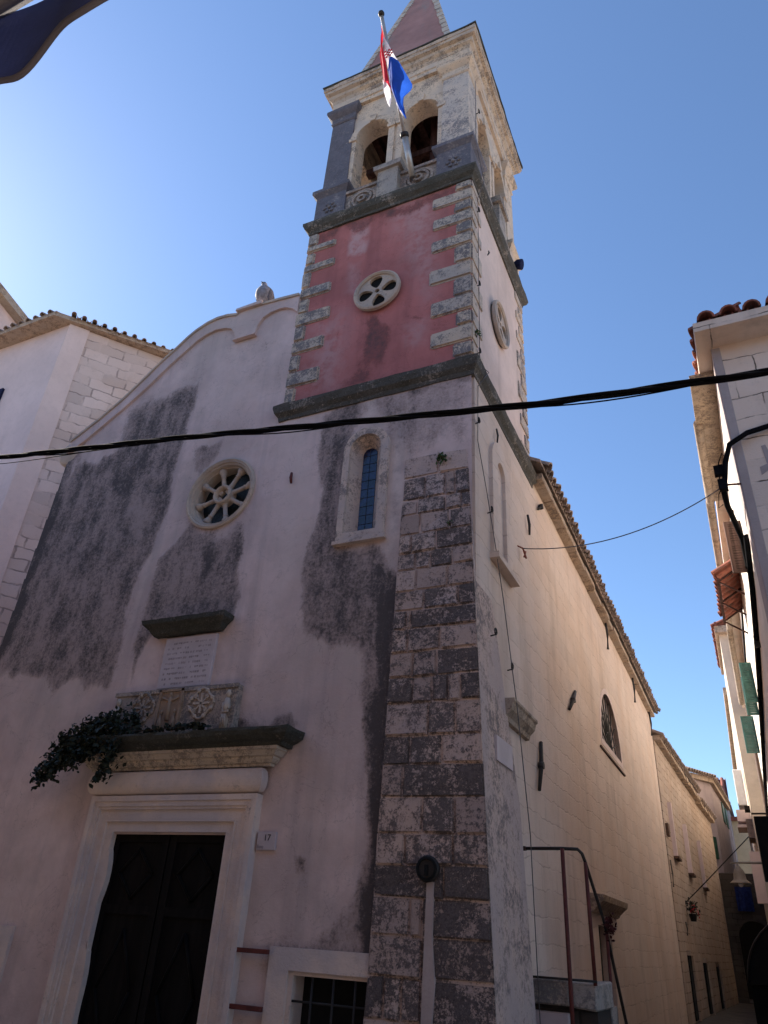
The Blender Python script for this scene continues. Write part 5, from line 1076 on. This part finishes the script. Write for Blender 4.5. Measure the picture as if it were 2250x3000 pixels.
# ============================================================ bell-shaped alley lamp
lp = thing('street_lamp', 'cream bell-shaped street lamp hanging from an iron arm over the alley', 'street lamp', (-.31, 15, 2.7))
Ml = Matrix.Translation((-.31, 15, 2.69))
bm = NB(); ringlathe(bm, Ml, [(.165, 0), (.165, .012), (.125, .045), (.10, .07), (.09, .16), (.07, .215), (.04, .24), (.035, .275), (.02, .28), (.02, .23), (.06, .2), (.08, .15), (.09, .07), (.12, .035), (.155, .0)], 28); obj('shade', bm, M['lampm'], lp, True)
bm = NB(); lathe(bm, Ml, [(.015, -.045), (.035, -.03), (.04, 0), (.03, .05), (.02, .1)], 12); obj('bulb', bm, M['white'], lp)
bm = NB(); tube(bm, [(WX, 15, 3.02), (.1, 15, 3.02), (-.31, 15, 3.015), (-.42, 15, 3.0)], [.028, .022, .016, .012], 8); tube(bm, [(-.31, 15, 3.02), (-.31, 15, 2.95)], .012, 6); obj('arm', bm, M['lampm'], lp)
# ============================================================ cables
pw = thing('power_cable', 'thick bundle of twisted black cables strung across the square in front of the church', 'cable', (-3, 4.5, 5.5))
cx_ = [(-12.5, 7.3), (-10.2, 6.75), (-7.39, 6.25), (-4.54, 5.83), (-2.3, 5.46), (-.83, 5.23), (.16, 5.13), (.62, 5.08), (3.5, 4.9), (6, 4.85)]
xs_ = np.linspace(-12.5, 6, 150); zz_ = np.interp(xs_, [a for a, _ in cx_], [b for _, b in cx_])
for _ in range(6): zz_[1:-1] = (zz_[:-2]+2*zz_[1:-1]+zz_[2:])/4
for k in range(4):
    r_ = .017 if k < 3 else .03
    bm = NB(); tube(bm, [(x, 4.5+r_*math.cos(x*(3.1 if k < 3 else 2.2)+k*2.1), z+(r_ if k < 3 else .034)*math.sin(x*(3.1 if k < 3 else 2.2)+k*2.1)+(0 if k < 3 else -.012)) for x, z in zip(xs_, zz_)], .0138 if k < 3 else .006, 6); obj('strand', bm, M['cable'], pw)
bm = NB(); tube(bm, [(x, 4.52, z-.05-.0006*(x+7)**2-.03*math.sin(x*1.5)) for x, z in zip(xs_[:60], zz_[:60])], .005, 5); obj('thin_strand', bm, M['cable'], pw)
for x_, sgn in ((-12.5, -1), (6, 1)):
    bm = NB(); tube(bm, [(x_, 4.5, 0), (x_, 4.5, 7.6)], .09, 10); lathe(bm, Matrix.Translation((x_, 4.5, 7.6)), [(.09, 0), (.1, .02), (.03, .08)], 10)
    tag(obj('utility_pole', bm, M['beam']), 'wooden pole carrying the thick cable on the %s side of the square' % ('left' if sgn < 0 else 'right'), 'pole')
cc = thing('corner_cable', 'thick black cable bending round the corner house and down its alley wall', 'cable', (.6, 8.9, 7))
bm = NB(); tube(bm, [(2.5, 8.84, 7.95), (1.7, 8.84, 7.72), (1.2, 8.84, 7.60), (.8, 8.82, 7.52), (.57, 8.80, 7.38), (.48, 8.85, 7.15), (.44, 8.9, 6.95), (.40, 9.0, 6.80), (.42, 9.3, 6.76), (.55, 10.0, 6.6), (.60, 11, 6.55)], .036, 8); obj('main_cable', bm, M['cable'], cc)
bm = NB(); tube(bm, [(.50, 8.85, 7.2), (.46, 8.85, 7.3), (.40, 8.85, 7.16), (.38, 8.88, 6.98), (.36, 8.95, 6.82)], .008, 5); tube(bm, [(.42, 8.9, 6.9), (.33, 8.9, 6.72), (.30, 8.95, 6.55), (.36, 9, 6.62)], .006, 5); obj('loose_loop', bm, M['cable'], cc)
bm = NB(); box(bm, .33, .43, 8.86, 8.94, 7.0, 7.14, .01); box(bm, .35, .45, 8.86, 8.96, 6.78, 6.92, .012); obj('junction_box', bm, M['cable'], cc)
bm = NB(); tube(bm, [(.62, 8.95, 6.85), (.40, 8.92, 6.86)], .014, 6); obj('wall_bracket', bm, M['tile'], cc)
ac2 = thing('alley_cable', 'dark cable run fixed along the alley wall under the shutters of the corner house', 'cable', (.6, 18, 6))
bm = NB(); tube(bm, [(.595, 9.75, 6.5), (.59, 10.8, 6.2), (.58, 13, 6.0), (.57, 17, 5.9), (.55, 22, 5.75), (.54, 27.5, 5.6)], .045, 8); obj('upper_run', bm, M['cable'], ac2)
bm = NB(); tube(bm, [(.60, 12.0, 8.15), (.60, 17, 8.2), (.59, 22, 8.4), (.58, 27, 8.5)], .022, 6); obj('lower_run', bm, M['cable'], ac2)
for y in (12.5, 15.5, 19.0, 23.0):
    bm = NB(); box(bm, .54, .62, y-.02, y+.02, 5.9, 6.1); obj('cable_clip', bm, M['iron'], ac2)
tw = thing('thin_wire', 'thin sagging wire from a red hook on the nave wall to the corner house', 'wire', (-1, 9, 6.4))
a0, a1 = Vector((-2.28, 8.96, 6.40)), Vector((.41, 8.95, 6.86))
bm = NB(); tube(bm, [a0.lerp(a1, t)+Vector((0, 0, -.55*4*t*(1-t)*.5)) for t in np.linspace(0, 1, 28)], .0075, 5); obj('wire', bm, M['thin'], tw)
bm = NB(); tube(bm, [(-2.34, 8.9, 6.43), (-2.26, 8.96, 6.40), (-2.24, 9.02, 6.34)], .012, 6); tube(bm, [(-2.26, 8.97, 6.40), (-2.24, 9.06, 6.28)], .014, 6); tube(bm, [(-2.25, 9.08, 6.4), (-2.25, 8.98, 6.27)], .014, 6); obj('hook', bm, M['tile'], tw)
dw = thing('alley_wire', 'dark wire stretched diagonally across the far alley', 'wire', (-1, 27, 4))
bm = NB(); tube(bm, [(-2.2, 26.95, 3.0), (-1.5, 28, 3.75), (-.05, 29.9, 5.3)], .016, 5); obj('strand', bm, M['cable'], dw)
bm = NB(); box(bm, -2.24, -2.16, 26.9, 27.0, 2.95, 3.05); obj('bracket', bm, M['iron'], dw)
# ============================================================ unseen house added to shade the lower facade
lh = thing('added_shade_house', 'dull plastered house added outside the view, left of the square, to block sky light', 'house', (-16, 1, 0))
bm = NB(); plan_prism(bm, [(-22, -2.5), (-12.2, -2.5), (-12.2, 3.6), (-22, 3.6)], 0, 8.0); obj('walls', bm, M['ochrew'], lh)
bm = NB(); sq_loft(bm, -17.1, .55, [(4.95, 8.0), (5.2, 8.0), (5.2, 8.15), (.2, 10.0)])
for v in bm.verts: v.co.y = .55+(v.co.y-.55)*.66
obj('roof', bm, M['tileold'], lh)
bm = NB()
for z in (2.6, 5.6):
    for y in (-1.6, .2, 2.0): box(bm, -12.21, -12.15, y, y+.9, z, z+1.4)
obj('shutters', bm, M['gshut'], lh)
# ============================================================ cafe with awning behind the camera
cf = thing('cafe_house', 'plastered house across the square carrying the navy edged awning', 'house', (-1, -4, 0))
bm = NB(); plate(bm, [(-16, 0), (12, 0), (12, 10), (-16, 10)], [[(x, .02), (x+1.1, .02), (x+1.1, 2.3), (x, 2.3)] for x in (-6, -2.6, 1.4)]+[[(x, 4.2), (x+1.0, 4.2), (x+1.0, 5.8), (x, 5.8)] for x in (-10, -6, -2.5, 1.5, 5)], lambda u, v, d: Vector((u, -2.6-d, v)), .4); obj('walls', bm, M['ochrew'], cf)
bm = NB()
for x in (-6, -2.6, 1.4): box(bm, x, x+1.1, -2.85, -2.8, 0, 2.3)
for x in (-10, -6, -2.5, 1.5, 5): box(bm, x, x+1.0, -2.85, -2.8, 4.2, 5.8)
obj('shutters', bm, M['gshut'], cf)
bm = NB(); V = [[bm.verts.new(p) for p in ((x, -2.2, 10), (x, -7, 11.8), (x, -12, 10))] for x in (-16, 12)]
bm.faces.new((V[0][0], V[1][0], V[1][1], V[0][1])); bm.faces.new((V[0][1], V[1][1], V[1][2], V[0][2])); bm.faces.new((V[0][0], V[0][1], V[0][2])); bm.faces.new((V[1][0], V[1][2], V[1][1])); obj('roof', bm, M['tileold'], cf)
aw = thing('awning', 'grey canvas awning with a scalloped navy valance, hanging overhead at the edge of the square', 'awning', (-1, .37, 3))
bm = NB(); V = [[bm.verts.new((x, y, z)) for x in np.linspace(-4, 2.6, 12)] for y, z in ((.372, 3.285), (-.4, 3.55), (-1.4, 3.86), (-2.6, 4.2))]
for j in range(3):
    for i in range(11): bm.faces.new((V[j][i], V[j][i+1], V[j+1][i+1], V[j+1][i]))
bmesh.ops.solidify(bm, geom=bm.faces[:], thickness=.006); obj('canvas', bm, M['canvas'], aw)
bm = NB(); n = 420; lo = []; hi = []
zs_ = lambda x: 3.0+.014*math.sin(x*2*math.pi/.19+.8)
for k, (dz0, mt, yy) in enumerate(((.012, 'navy', 0), )):
    A = [bm.verts.new((-4+6.6*i/n, .370+.012*math.sin(i*.21), 3.29)) for i in range(n+1)]; B = [bm.verts.new((-4+6.6*i/n, .372+.02*math.sin(i*.21), zs_(-4+6.6*i/n))) for i in range(n+1)]
    for i in range(n): bm.faces.new((A[i], A[i+1], B[i+1], B[i]))
obj('valance', bm, M['navy'], aw)
bm = NB(); tube(bm, [(-4+6.6*i/n, .373+.02*math.sin(i*.21), zs_(-4+6.6*i/n)-.002) for i in range(n+1)], .006, 5); obj('hem', bm, M['hem'], aw)
bm = NB(); tube(bm, [(-4, .34, 3.27), (2.6, .34, 3.27)], .022, 8)
for x in (-3.5, 2.2): tube(bm, [(x, .34, 3.25), (x, -2.6, 3.0)], .02, 8)
obj('front_bar', bm, M['steel'], aw)
bm = NB(); box(bm, -4, 2.6, -.42, -.40, 3.53, 3.545); obj('seam_stripe', bm, M['hem'], aw)
